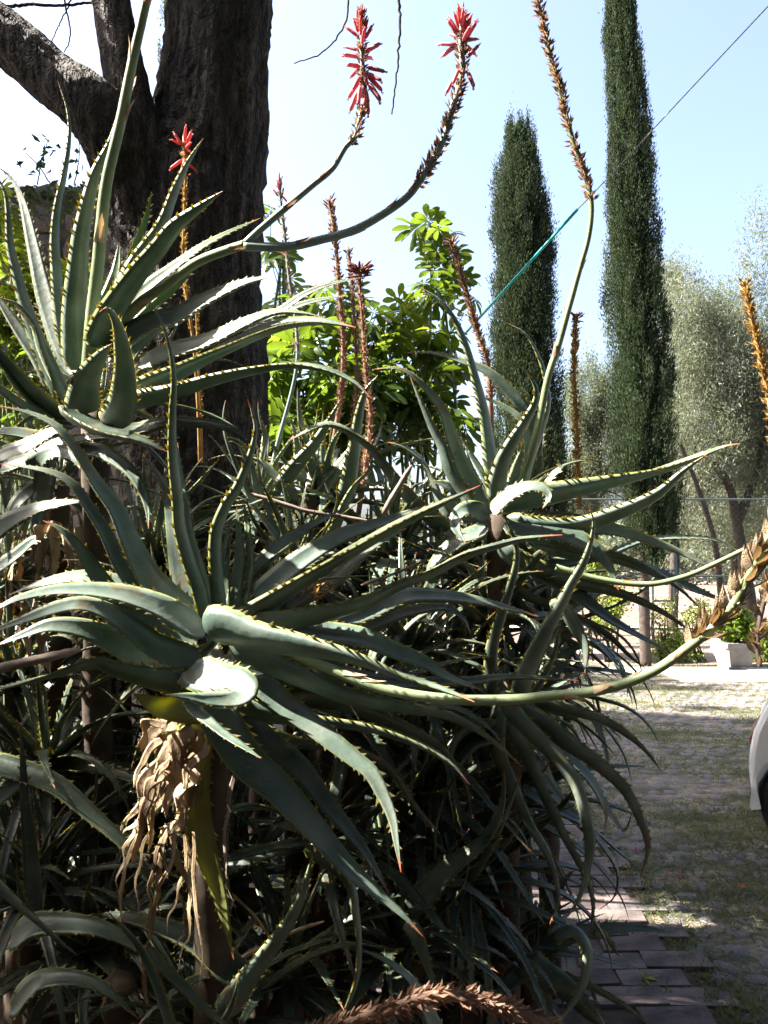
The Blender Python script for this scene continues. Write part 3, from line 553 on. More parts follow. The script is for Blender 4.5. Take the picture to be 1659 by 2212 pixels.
# ------------------------------------------------------------------ chain link fence
FY = 13.2
fe = empty('chain_link_fence', (7, FY, 0), 'dark green chain-link fence with thin rails between the lawn and the court', 'fence')
for x in np.arange(-1.2, 12.2, 1.9):
    mb = MB(); tube(mb, [(x, FY, 0), (x, FY, 2.5)], .028, 8); mb.obj('post', M['metal'], fe)
for z_ in (.47, 1.28, 2.47):
    mb = MB(); tube(mb, [(-1.2, FY+.03, z_), (12.1, FY+.03, z_)], .018, 6); mb.obj('rail', M['metal'], fe)
mb = MB(); st = .09; H = 2.45
def wire_seg(mb, a, c, r): 
    a = np.array(a); c = np.array(c); t = nrm((c-a)[None])[0]; s_ = np.array([0, 1.0, 0])*r; u = np.cross(t, [0, 1.0, 0])*r
    V = [a+s_, a-s_*.5+u*.87, a-s_*.5-u*.87, c+s_, c-s_*.5+u*.87, c-s_*.5-u*.87]; mb.add(V, [[0,1,4,3],[1,2,5,4],[2,0,3,5]], 0)
for i, x in enumerate(np.arange(-1.2-H, 12.1, st)):
    a0, a1 = max(x, -1.2), min(x+H, 12.1)
    wire_seg(mb, (a0, FY-.01, .03 + a0-x), (a1, FY-.01, .03 + a1-x), .0010); wire_seg(mb, (a0, FY+.004, .03 + H-(a0-x)), (a1, FY+.004, .03 + H-(a1-x)), .0010)
tag(mb.obj('wire_mesh', M['chain'], fe), kind='stuff')
gt = empty('metal_gate', (P(1430, 1290, 15)[0], 15, 0), 'small dark framed metal gate standing beyond the fence right of the cypress trunk', 'gate')
gx0, gx1 = P(1408, 1290, 15)[0], P(1458, 1290, 15)[0]
for x in (gx0, P(1449, 1290, 15)[0], gx1):
    mb = MB(); tube(mb, [(x, 15, 0 if x == gx0 else .75), (x, 15, 1.35)], .02, 6); mb.obj('upright', M['metal'], gt)
for z_ in (.80, 1.33):
    mb = MB(); tube(mb, [(gx0, 15.02, z_), (gx1, 15.02, z_)], .018, 6); mb.obj('rail', M['metal'], gt)
# shrubs at the foot of the fence
def shrub(label, x, y, d, rx, ry, n, m='shrub', L=(.04, .08), stems=5):
    g = P(x, y, d); o = empty('fence_shrub', (g[0], g[1], 0), label, 'shrub', 'shrubs growing along the fence')
    rx, ry = rx/FPX*d, ry/FPX*d
    nb = max(4, n // 90); bc = nrm(rng.standard_normal((nb, 3))) * rng.uniform(.2, 1, (nb, 1)) * [rx, rx*.6, ry] + [g[0], g[1], max(g[2], .05)]
    pts = bc[rng.integers(0, nb, n)] + rng.standard_normal((n, 3))*.07; pts = pts[pts[:, 2] > .01]; 
    mb = MB(); diamonds(mb, pts, rng.standard_normal(pts.shape), rng.uniform(*L, len(pts)), rng.uniform(.02, .04, len(pts))); tag(mb.obj('foliage', M[m], o), kind='stuff')
    for k in range(stems):
        mb = MB(); t = bc[rng.integers(0, nb)]; C = crom([(g[0] + rng.uniform(-.1, .1), g[1], 0), (g[0] + (t[0]-g[0])*.4 + rng.uniform(-.1, .1), g[1], t[2]*.5), t], 14); tube(mb, C, np.linspace(.014, .005, 14), 5); mb.obj('branch', M['bark2'], o)
shrub('yellow-green bush at the foot of the fence just right of the cypress trunk', 1455, 1400, 12.9, 60, 36, 2600)
shrub('thin twiggy sapling beside the cypress trunk against the sunlit court', 1432, 1330, 12.9, 40, 80, 260, stems=9)
shrub('brownish sparse bush left of the cypress trunk by the fence', 1320, 1300, 12.8, 45, 110, 1800, stems=8)
shrub('leafy bush with yellow-green leaves behind the drooping aloe leaves', 1270, 1230, 13.0, 60, 60, 2400)
shrub('low yellow-green plant under the aloe leaves at the far lawn edge', 1110, 1425, 12.9, 120, 20, 2200, stems=3)
shrub('straw-coloured twiggy bush right of the stone planter', 1648, 1370, 12.9, 26, 80, 1500, stems=9)
shrub('sparse twiggy shrub between the planter and the dried seed spike', 1510, 1350, 12.9, 40, 60, 500, stems=9)
# planter with bright plant, and the white ornament next to it
pl_ = gnd(1592, 1444); planter = empty('stone_planter', (pl_[0], pl_[1], 0), 'square pale stone planter at the far end of the lawn', 'planter')
mb = MB(); k = 4; s0, s1 = .15, .185
for (z0, z1, a, c) in [(0, .04, .19, .19), (.04, .30, .145, .18), (.30, .37, .205, .205)]:
    V = [[sx*a, sy*a, z0] for sx, sy in ((-1,-1),(1,-1),(1,1),(-1,1))] + [[sx*c, sy*c, z1] for sx, sy in ((-1,-1),(1,-1),(1,1),(-1,1))]
    mb.add(np.array(V) + [pl_[0], pl_[1], 0], [[0,1,5,4],[1,2,6,5],[2,3,7,6],[3,0,4,7],[4,5,6,7],[3,2,1,0]], 0, None, False)
mb.obj('pot', M['stoneplanter'], planter)
pp_ = empty('potted_plant', (pl_[0], pl_[1], .37), 'bright yellow-green leafy plant growing in the stone planter', 'plant')
n = 900; v = nrm(rng.standard_normal((n, 3))) * rng.random((n, 1))**.5 * [.24, .22, .26] + [pl_[0]+.0, pl_[1], .60]
mb = MB(); diamonds(mb, v, rng.standard_normal(v.shape) + [0, 0, .3], rng.uniform(.08, .15, n), rng.uniform(.05, .09, n)); tag(mb.obj('foliage', M['scheff2'], pp_), kind='stuff')
og = gnd(1556, 1449); orn = empty('garden_ornament', (og[0], og[1], 0), 'slender bright white garden ornament standing left of the stone planter', 'ornament')
mb = MB(); hz = np.array([0, .02, .05, .09, .2, .3, .36, .42, .46]); hr = np.array([.07, .07, .035, .03, .06, .10, .09, .055, .015]); xo = np.array([0, 0, 0, 0, 0, -.02, -.04, -.07, -.09])
tube(mb, np.stack([og[0]+xo, np.full(9, og[1]), hz], -1), hr, 14); mb.obj('body', M['whitepaint'], orn)
mb = MB(); box(mb, (og[0], og[1], .012), (.16, .16, .024)); mb.obj('plinth', M['whitepaint'], orn)

# ------------------------------------------------------------------ teal sleeved wire
wr = empty('guy_wire', P(1005, 720, 5.0), 'thin straight wire with a teal plastic sleeve slanting across the cypresses', 'wire')
A_ = P(1000, 726, 5.6); B_ = P(1247, 453, 4.6); C_ = P(1275, 425, 4.5); E_ = P(1700, -30, 3.6)
mb = MB(); tube(mb, crom([P(700, 1050, 6.8), A_, B_, C_, P(1480, 205, 4.0), E_], 60), .0028, 6); mb.obj('wire', M['wire'], wr)
mb = MB(); tube(mb, [A_, (A_+B_)/2, B_], .008, 10); mb.obj('sleeve', M['teal'], wr)

# ------------------------------------------------------------------ umbrella shrubs
def compound(nl, spread, seed):
    r = np.random.default_rng(seed); mb = MB()
    for k in range(nl):
        a = k/nl*6.283 + r.uniform(-.15, .15); L_ = r.uniform(.75, 1.0); dr = spread + r.uniform(-.12, .12)
        d = np.array([math.cos(a)*math.cos(dr), math.sin(a)*math.cos(dr), math.sin(dr)]); s_ = np.array([-math.sin(a), math.cos(a), 0]); nn = np.cross(d, s_)
        ts = [0.08, .22, .45, .72, .92, 1.0]; ws = [.02, .03, .12, .155, .10, .01]
        V = []; 
        for t, w_ in zip(ts, ws):
            c = d*L_*t + np.array([0, 0, -.34*t*t]); V += [c - s_*w_ + nn*w_*.35, c, c + s_*w_ + nn*w_*.35]
        f = []
        for i in range(5): b0 = i*3; f += [[b0, b0+1, b0+4, b0+3], [b0+1, b0+2, b0+5, b0+4]]
        mb.add(V, f, 0, None, True)
    tube(mb, [(0, 0, -.9), (0, 0, -.4), (0, 0, 0)], .018, 4)
    return mb
comp = {}
for key in ('schef', 'scheff2'):
    comp[key] = [compound(nl, sp, s_).mesh('leaf', M[key]) for nl, sp, s_ in [(8, .1, 1), (7, -.15, 2), (7, .35, 3), (9, -.3, 4)]]
def umbrella(label, d, areas, sz, group='umbrella shrubs behind the aloes', seed=1):
    r = np.random.default_rng(seed); x0, y0 = areas[0][0], areas[0][1]; g = P(x0, y0, d)
    o = empty('umbrella_shrub', (g[0], g[1], 0), label, 'shrub', group); base = wloc(o)
    tips = []
    for (x, y, rx, ry, n, key, dd) in areas:
        for _ in range(n):
            a = r.uniform(0, 6.283); q = math.sqrt(r.random()); px, py = x + rx*q*math.cos(a), y + ry*q*math.sin(a)
            p = Vector(P(px, py, d + dd + r.uniform(-.35, .35))); c = link('leaf', comp[key][r.integers(4)], o); c.location = p - base
            s_ = sz * r.uniform(.75, 1.2); c.scale = (s_, s_, s_); c.rotation_euler = (r.normal(0, .5), r.normal(0, .5), r.uniform(0, 6.283)); tips.append(p)
    for k in range(14):
        t = tips[r.integers(len(tips))]; mb = MB(); b0 = Vector((g[0] + r.uniform(-.3, .3), g[1] + r.uniform(-.2, .2), 0))
        C = crom([b0, (b0*.5 + t*.5) + Vector((r.uniform(-.1, .1), 0, -.1)), t], 16); tube(mb, C, np.linspace(.016, .006, 16), 6); mb.obj('stem', M['stalk'], o)
umbrella('tall umbrella shrub with glossy leaf whorls reaching up left of the shorter cypress', 4.4,
    [(945, 570, 45, 80, 20, 'schef', 0), (935, 500, 40, 35, 6, 'schef', 0), (985, 640, 40, 60, 9, 'schef', 0), (890, 690, 60, 55, 26, 'scheff2', .1), (880, 790, 80, 90, 44, 'schef', 0), (960, 770, 40, 70, 22, 'scheff2', .2), (860, 900, 110, 90, 60, 'schef', -.1), (960, 920, 50, 60, 20, 'schef', -.2)], .112, seed=3)
umbrella('dark umbrella shrub with drooping broad leaf whorls behind the flower spikes', 4.2,
    [(720, 650, 60, 45, 9, 'schef', 0), (800, 700, 50, 60, 12, 'schef', 0), (680, 790, 90, 90, 40, 'schef', 0), (780, 820, 80, 80, 36, 'schef', -.1), (640, 680, 60, 60, 9, 'scheff2', .2), (700, 930, 130, 80, 60, 'schef', -.1), (600, 860, 40, 100, 20, 'schef', .1)], .14, seed=5)
umbrella('thin umbrella shrub peeping out just right of the big trunk', 4.6,
    [(580, 470, 30, 25, 4, 'scheff2', 0), (605, 560, 35, 50, 6, 'schef', 0), (600, 650, 50, 60, 10, 'scheff2', 0), (580, 740, 30, 60, 10, 'schef', 0)], .115, seed=7)
umbrella('sunlit lime-green umbrella shrub in front of the stone wall', 4.6,
    [(90, 670, 110, 70, 60, 'scheff2', 0), (20, 540, 40, 60, 18, 'scheff2', 0), (150, 610, 60, 35, 16, 'scheff2', .1), (60, 760, 110, 110, 60, 'schef', 0), (20, 880, 80, 80, 26, 'schef', 0), (230, 640, 35, 50, 10, 'scheff2', .1), (-10, 450, 30, 40, 8, 'scheff2', 0)], .12, seed=9)

# ------------------------------------------------------------------ aloe leaves
RING = np.array([(-1, 0), (-.55, -.13), (0, -.20), (.55, -.13), (1, 0), (.74, -.36), (.27, -.56), (-.27, -.56), (-.74, -.36)])
RUV = np.array([1, .55, 0, .55, 1, .7, .2, .2, .7])
def aloe_mesh(mb, C, Nn, hw, tooth=.0055, space=.014, thick=1.0, wob=True):
    n = len(C); T = nrm(np.gradient(C, axis=0)); Nn = nrm(Nn - (Nn*T).sum(1, keepdims=True)*T); Sd = np.cross(T, Nn)
    th = thick * np.interp(np.linspace(0, 1, n), [0, .6, 1], [1, 1.15, 1.5])
    V = C[:, None] + hw[:, None, None]*(RING[None, :, 0:1]*Sd[:, None] + (RING[None, :, 1:2]*th[:, None, None])*Nn[:, None])
    k = 9; idx = np.arange(n*k).reshape(n, k)
    f = np.stack([idx[:-1], idx[1:], np.roll(idx[1:], -1, 1), np.roll(idx[:-1], -1, 1)], -1).reshape(-1, 4)
    uv = np.stack([np.repeat(np.linspace(0, 1, n), k), np.tile(RUV, n)], -1)
    mb.add(V.reshape(-1, 3), f, 0, uv, True)
    # teeth
    s = np.concatenate([[0], np.cumsum(np.linalg.norm(np.diff(C, axis=0), axis=1))]); Ls = s[-1]
    nt_ = max(3, int(Ls*.96/space))
    for sg in (-1, 1):
        q = (np.arange(nt_) + .5 + rng.uniform(-.38, .38, nt_)) / nt_ * Ls * .97 + .01*Ls
        I = lambda A: np.stack([np.interp(q, s, A[:, j]) for j in range(3)], -1)
        c, t_, n_, s_ = I(C), nrm(I(T)), nrm(I(Nn)), nrm(I(Sd)); h = np.interp(q, s, hw)[:, None]
        size = (tooth*rng.uniform(.5, 1.3, nt_) * (rng.random(nt_) > .06) * np.interp(q/Ls, [0, .15, .8, 1], [.7, 1, .85, .45]))[:, None]
        e = c + sg*s_*h*.985; bw = size*.85
        V = np.stack([e - t_*bw*1.15, e + t_*bw*.75, e - n_*size*.45, e + sg*s_*size*1.25 + t_*size*.95 + n_*size*.15], 1).reshape(-1, 3)
        i = np.arange(nt_)[:, None]*4
        mb.add(V, np.vstack([i+[0, 1, 3], i+[1, 2, 3], i+[2, 0, 3]]), 1, np.tile([0.5, 1], (len(V), 1)), False)
def width_profile(t, W, tipw=.03): return W/2 * (np.interp(t, [0, .025, .06, .14, .4, .7, .9, 1], [.55, 1.0, 1.2, 1.14, .88, .56, .22, .02]))
def hero(parent, s, vis, phi, d0, dz, m='aloe', phi1=None, bow=0.0, tooth=.0064, name='leaf', thick=1.0, profile=None):
    """s: base..tip"""
    upm = m.endswith('^'); m = m.rstrip('^')
    pts = [tuple(float(a) for a in q.split(',')) for q in s.split()]
    L2 = np.concatenate([[0], np.cumsum([math.dist(pts[i], pts[i+1]) for i in range(len(pts)-1)])]); L2 /= L2[-1]
    C3 = np.array([P(x, y, d0 + dz*t + bow*4*t*(1-t)) for (x, y), t in zip(pts, L2)])
    n = int(np.clip(len(pts)*5, 22, 44)); C = crom(C3, n); t = np.linspace(0, 1, n)
    T = nrm(np.gradient(C, axis=0)); V = CAM - C; V = nrm(V - (V*T).sum(1, keepdims=True)*T); X = np.cross(V, T)
    mid = X[n//4:3*n//4].mean(0); sg = 1.0
    if abs(mid[2]) > .35: sg = 1 if mid[2] > 0 else -1
    else: sg = 1 if mid[0] < 0 else -1
    ph = np.radians(np.interp(t, [0, 1], [phi, phi if phi1 is None else phi1])) + .10*np.sin(t*5 + rng.uniform(0, 6))
    Nn = np.cos(ph)[:, None]*V + sg*np.sin(ph)[:, None]*X
    if upm:   # the face keeps looking up and forward while the leaf curls round
        Nn = np.cos(ph)[:, None]*V + np.sin(ph)[:, None]*np.array([-.35, 0, 1.0]); Nn = nrm(Nn - (Nn*T).sum(1, keepdims=True)*T)
    cw = max(abs(math.cos(R(phi))), .5)
    W = vis / FPX * d0 / cw
    mb = MB(); aloe_mesh(mb, C, Nn, (width_profile(t, W) if profile is None else W/2*np.interp(t, *profile)), tooth*max(.8, d0/2.0)**.5 if d0 > 1.9 else tooth, .020, thick)
    return mb.obj(name, [M[m], M['tooth']], parent)
ALG = 'candelabra aloes massed in the bed'
def plant(label, x, y, d, stem=True, skirt=0, sw=.035, lean=0):
    c = P(x, y, d); o = empty('aloe_plant', (c[0], c[1], 0), label, 'aloe', ALG)
    if stem:
        mb = MB(); tube(mb, crom([(c[0]+lean, c[1]+.05, 0), (c[0]+lean*.6, c[1]+.08, c[2]*.5), (c[0], c[1]+.02, c[2]-.02)], 24), np.linspace(sw*1.1, sw, 24), 12, rough=.06); mb.obj('stem', M['stem'], o)
    if skirt: dead_skirt(o, c, skirt)
    return o, c
def dead_skirt(o, c, n, r=np.random.default_rng(11)):
    for k in range(n):
        a = r.uniform(0, 6.283); L_ = r.uniform(.12, .32); z0 = c[2] - r.uniform(.02, .22); rad = .045
        b0 = np.array([c[0] + rad*math.cos(a), c[1] + rad*math.sin(a), z0]); out = np.array([math.cos(a), math.sin(a), 0])
        C = crom([b0, b0 + out*.05 + [0, 0, -.01], b0 + out*.055 + [0, 0, -L_*.5], b0 + out*(.04 + r.uniform(-.03, .03)) + [r.uniform(-.03, .03), 0, -L_]], 14); t = np.linspace(0, 1, 14)
        mb = MB(); Nn = np.tile(out, (14, 1)) + r.normal(0, .25, (14, 3)); aloe_mesh(mb, C + r.normal(0, .003, C.shape), Nn, .018*(1-t*.93)*(1+.25*np.sin(t*9+r.uniform(0, 6))), .004, .02, .25)
        mb.obj('dead_leaf', [M['dry'], M['dry']], o)
# generic leaves for the plants further inside the mass
def generic(e0, bend, L_, W, side, hook, key):
    n = 22; t = np.linspace(0, 1, n); ang = R(e0) + R(bend)*t**1.3 + R(hook)*np.maximum(0, t-.6)**1.2*2.5; sd = side*t**2
    d = np.stack([np.cos(ang)*np.cos(sd), np.cos(ang)*np.sin(sd), np.sin(ang)], -1); C = np.cumsum(d, 0)*L_/n; C += np.array([.015, 0, 0]) - C[0]
    Nn = np.stack([-np.sin(ang)*np.cos(sd), -np.sin(ang)*np.sin(sd), np.cos(ang)], -1)
    mb = MB(); aloe_mesh(mb, C, Nn, width_profile(t, W), .0070, .020)
    return mb.mesh('leaf', [M[key], M['tooth']])
GEN = {}
for key in ('aloe', 'aloe_shade', 'aloeg'):
    GEN[key] = [[generic(78, -25, .34, .032, .1, 0, key), generic(72, -50, .40, .034, -.3, 30, key), generic(80, 15, .30, .03, .2, -40, key)],
                [generic(52, -55, .48, .040, .25, 0, key), generic(48, -30, .50, .042, -.3, -50, key), generic(58, -85, .52, .040, .1, 40, key), generic(45, 20, .45, .042, .2, 30, key)],
                [generic(20, -60, .55, .044, -.35, -20, key), generic(12, -90, .55, .042, .3, 60, key), generic(25, -20, .52, .046, .15, -70, key), generic(5, -70, .58, .040, -.2, 0, key), generic(30, -110, .5, .038, .3, 0, key)],
                [generic(-15, -60, .52, .040, .3, 20, key), generic(-25, -45, .55, .040, -.3, 0, key)]]
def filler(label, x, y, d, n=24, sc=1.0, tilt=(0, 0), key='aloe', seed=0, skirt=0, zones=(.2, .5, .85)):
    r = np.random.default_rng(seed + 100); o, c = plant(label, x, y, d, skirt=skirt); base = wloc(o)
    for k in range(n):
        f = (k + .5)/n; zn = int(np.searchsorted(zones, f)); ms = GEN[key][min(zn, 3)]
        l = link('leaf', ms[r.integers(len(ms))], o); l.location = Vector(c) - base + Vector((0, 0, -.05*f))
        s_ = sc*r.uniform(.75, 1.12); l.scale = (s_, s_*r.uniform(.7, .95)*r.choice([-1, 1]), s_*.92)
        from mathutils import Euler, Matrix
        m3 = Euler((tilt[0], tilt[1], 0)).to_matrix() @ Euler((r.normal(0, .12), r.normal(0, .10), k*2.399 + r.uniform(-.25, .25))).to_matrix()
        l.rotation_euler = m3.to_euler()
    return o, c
FILL = [
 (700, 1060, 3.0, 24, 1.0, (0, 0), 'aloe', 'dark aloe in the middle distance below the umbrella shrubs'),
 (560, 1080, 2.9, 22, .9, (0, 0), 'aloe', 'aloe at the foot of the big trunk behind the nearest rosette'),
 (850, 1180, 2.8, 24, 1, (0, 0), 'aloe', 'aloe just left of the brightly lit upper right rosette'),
 (640, 1210, 2.5, 20, .9, (.2, 0), 'aloe_shade', 'shaded aloe directly behind the raised leaves of the nearest rosette'),
 (880, 1380, 2.4, 24, 1, (.2, 0), 'aloe_shade', 'shaded aloe under the long leaves right of the nearest rosette'),
 (1050, 1320, 2.7, 24, 1.05, (.1, .2), 'aloe_shade', 'dark aloe hanging below the upper right rosette'),
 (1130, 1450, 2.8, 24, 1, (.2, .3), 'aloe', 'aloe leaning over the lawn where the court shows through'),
 (760, 1520, 2.2, 22, 1, (.3, 0), 'aloe_shade', 'dark aloe under the long flowering stalk'),
 (900, 1680, 2.3, 24, 1, (.3, .1), 'aloe_shade', 'dark aloe in the centre of the lower mass'),
 (1000, 1880, 2.3, 24, 1, (.2, .2), 'aloe_shade', 'dark aloe above the lowest right rosette'),
 (860, 2020, 2.1, 22, .95, (.2, 0), 'aloe_shade', 'dark aloe above the fallen brown spike'),
 (700, 1780, 2.2, 22, 1, (.3, 0), 'aloe_shade', 'dark aloe beneath the widest hanging leaf'),
 (620, 2080, 2.0, 20, .95, (.2, 0), 'aloe_shade', 'dark aloe low in the shade right of the dead leaf strings'),
 (440, 2200, 1.8, 20, .9, (.1, 0), 'aloe_shade', 'almost black aloe at the bottom edge below the dead leaf strings'),
 (60, 1900, 2.0, 22, 1, (.2, -.1), 'aloe_shade', 'dark aloe at the left edge low down'),
 (100, 1620, 2.2, 24, 1, (.2, 0), 'aloe_shade', 'aloe with small lit tips left of the dead leaf skirt'),
 (30, 1440, 2.4, 22, 1, (0, 0), 'aloe_shade', 'aloe at the left edge beneath the broad sweeping leaves'),
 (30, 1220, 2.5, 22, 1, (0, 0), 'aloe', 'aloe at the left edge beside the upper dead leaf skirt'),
 (210, 1740, 2.4, 22, .95, (.2, 0), 'aloe_shade', 'dark aloe directly behind the dead leaf skirt'),
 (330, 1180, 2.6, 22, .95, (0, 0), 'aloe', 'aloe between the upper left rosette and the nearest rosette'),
 (960, 1480, 2.6, 22, 1, (.2, .1), 'aloe_shade', 'aloe behind the long stalk in the middle of the mass'),
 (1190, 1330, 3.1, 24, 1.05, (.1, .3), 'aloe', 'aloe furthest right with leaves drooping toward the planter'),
 (1090, 1720, 2.6, 26, 1.05, (.3, .3), 'aloe_shade', 'aloe spilling over the brick path edge halfway down'),
 (1020, 2080, 2.4, 22, 1, (.1, .2), 'aloe_shade', 'aloe low by the path beside the lowest right rosette'),
 (480, 1900, 2.3, 22, 1, (.2, 0), 'aloe_shade', 'dark aloe behind the strings of dead leaf'),
 (250, 1320, 2.5, 20, .9, (.1, 0), 'aloe_shade', 'shaded aloe hidden behind the left sweeping leaves'),
 (780, 1260, 3.0, 22, 1, (0, 0), 'aloe_shade', 'deeply shaded aloe between the two largest rosettes'),
 (420, 1560, 2.6, 22, 1, (.1, 0), 'aloe_shade', 'aloe behind the stem of the nearest rosette'),
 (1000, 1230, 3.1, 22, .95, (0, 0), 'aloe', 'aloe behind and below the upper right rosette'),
 (-50, 1980, 2.9, 22, 1, (0, 0), 'aloe_shade', 'dark aloe deep in the bottom left shade, furthest left'),
 (110, 1930, 3.0, 22, 1, (0, 0), 'aloe_shade', 'dark aloe deep in the bottom left shade'),
 (290, 1930, 3.1, 22, 1, (0, 0), 'aloe_shade', 'dark aloe deep behind the lowest strings of dead leaf'),
 (-70, 1650, 3.0, 22, 1, (0, 0), 'aloe_shade', 'shaded aloe at the far left behind the small lit tips'),
 (120, 1720, 3.3, 22, 1, (0, 0), 'aloe_shade', 'shaded aloe in the gap left of the dead leaf skirt'),
 (-20, 2150, 2.6, 22, 1, (0, 0), 'aloe_shade', 'dark aloe hugging the soil in the bottom left corner'),
 (330, 2130, 2.7, 22, 1, (0, 0), 'aloe_shade', 'dark aloe hugging the soil below the dead leaf strings'),
 (640, 1900, 3.0, 22, 1, (0, 0), 'aloe_shade', 'dark aloe deep behind the hanging leaves at the bottom centre'),
 (200, 2020, 1.95, 20, .9, (.2, 0), 'aloe_shade', 'dark aloe low at the left near the bottom edge'),
]
for q, (x, y, d, n, sc, tl, key, lab) in enumerate(FILL): filler(lab, x, y, d, n + 11, sc, tl, key, q, skirt=5 if q in (3, 6, 17, 21) else 0)

# hero plants ------------------------------------------------------
A, cA = plant('nearest and largest aloe rosette, left of centre, with a curled sunlit leaf and dead skirt', 450, 1420, 1.72, lean=0)
B, cB = plant('upper left aloe rosette with horn-shaped leaves and a thick upright flower stalk', 200, 870, 2.2)
C_, cC = plant('sunlit aloe rosette right of centre with a tall leaning spent spike', 1080, 1095, 2.6)
E, cE = plant('partly lit aloe at the left edge under the upper left rosette, with a dead skirt', 115, 1030, 2.35, skirt=10)
H, cH = plant('aloe whose long dark leaves droop over the lawn below the dried spike', 1100, 1545, 2.3)
G, cG = plant('lowest right aloe rosette sprawling onto the brick path', 1150, 2085, 2.35)
F_, cF = plant('nearly black aloe filling the bottom left corner', 250, 2110, 1.75)
Mi, cM = plant('aloe with narrow upright leaves just right of the big trunk', 660, 1060, 2.85)
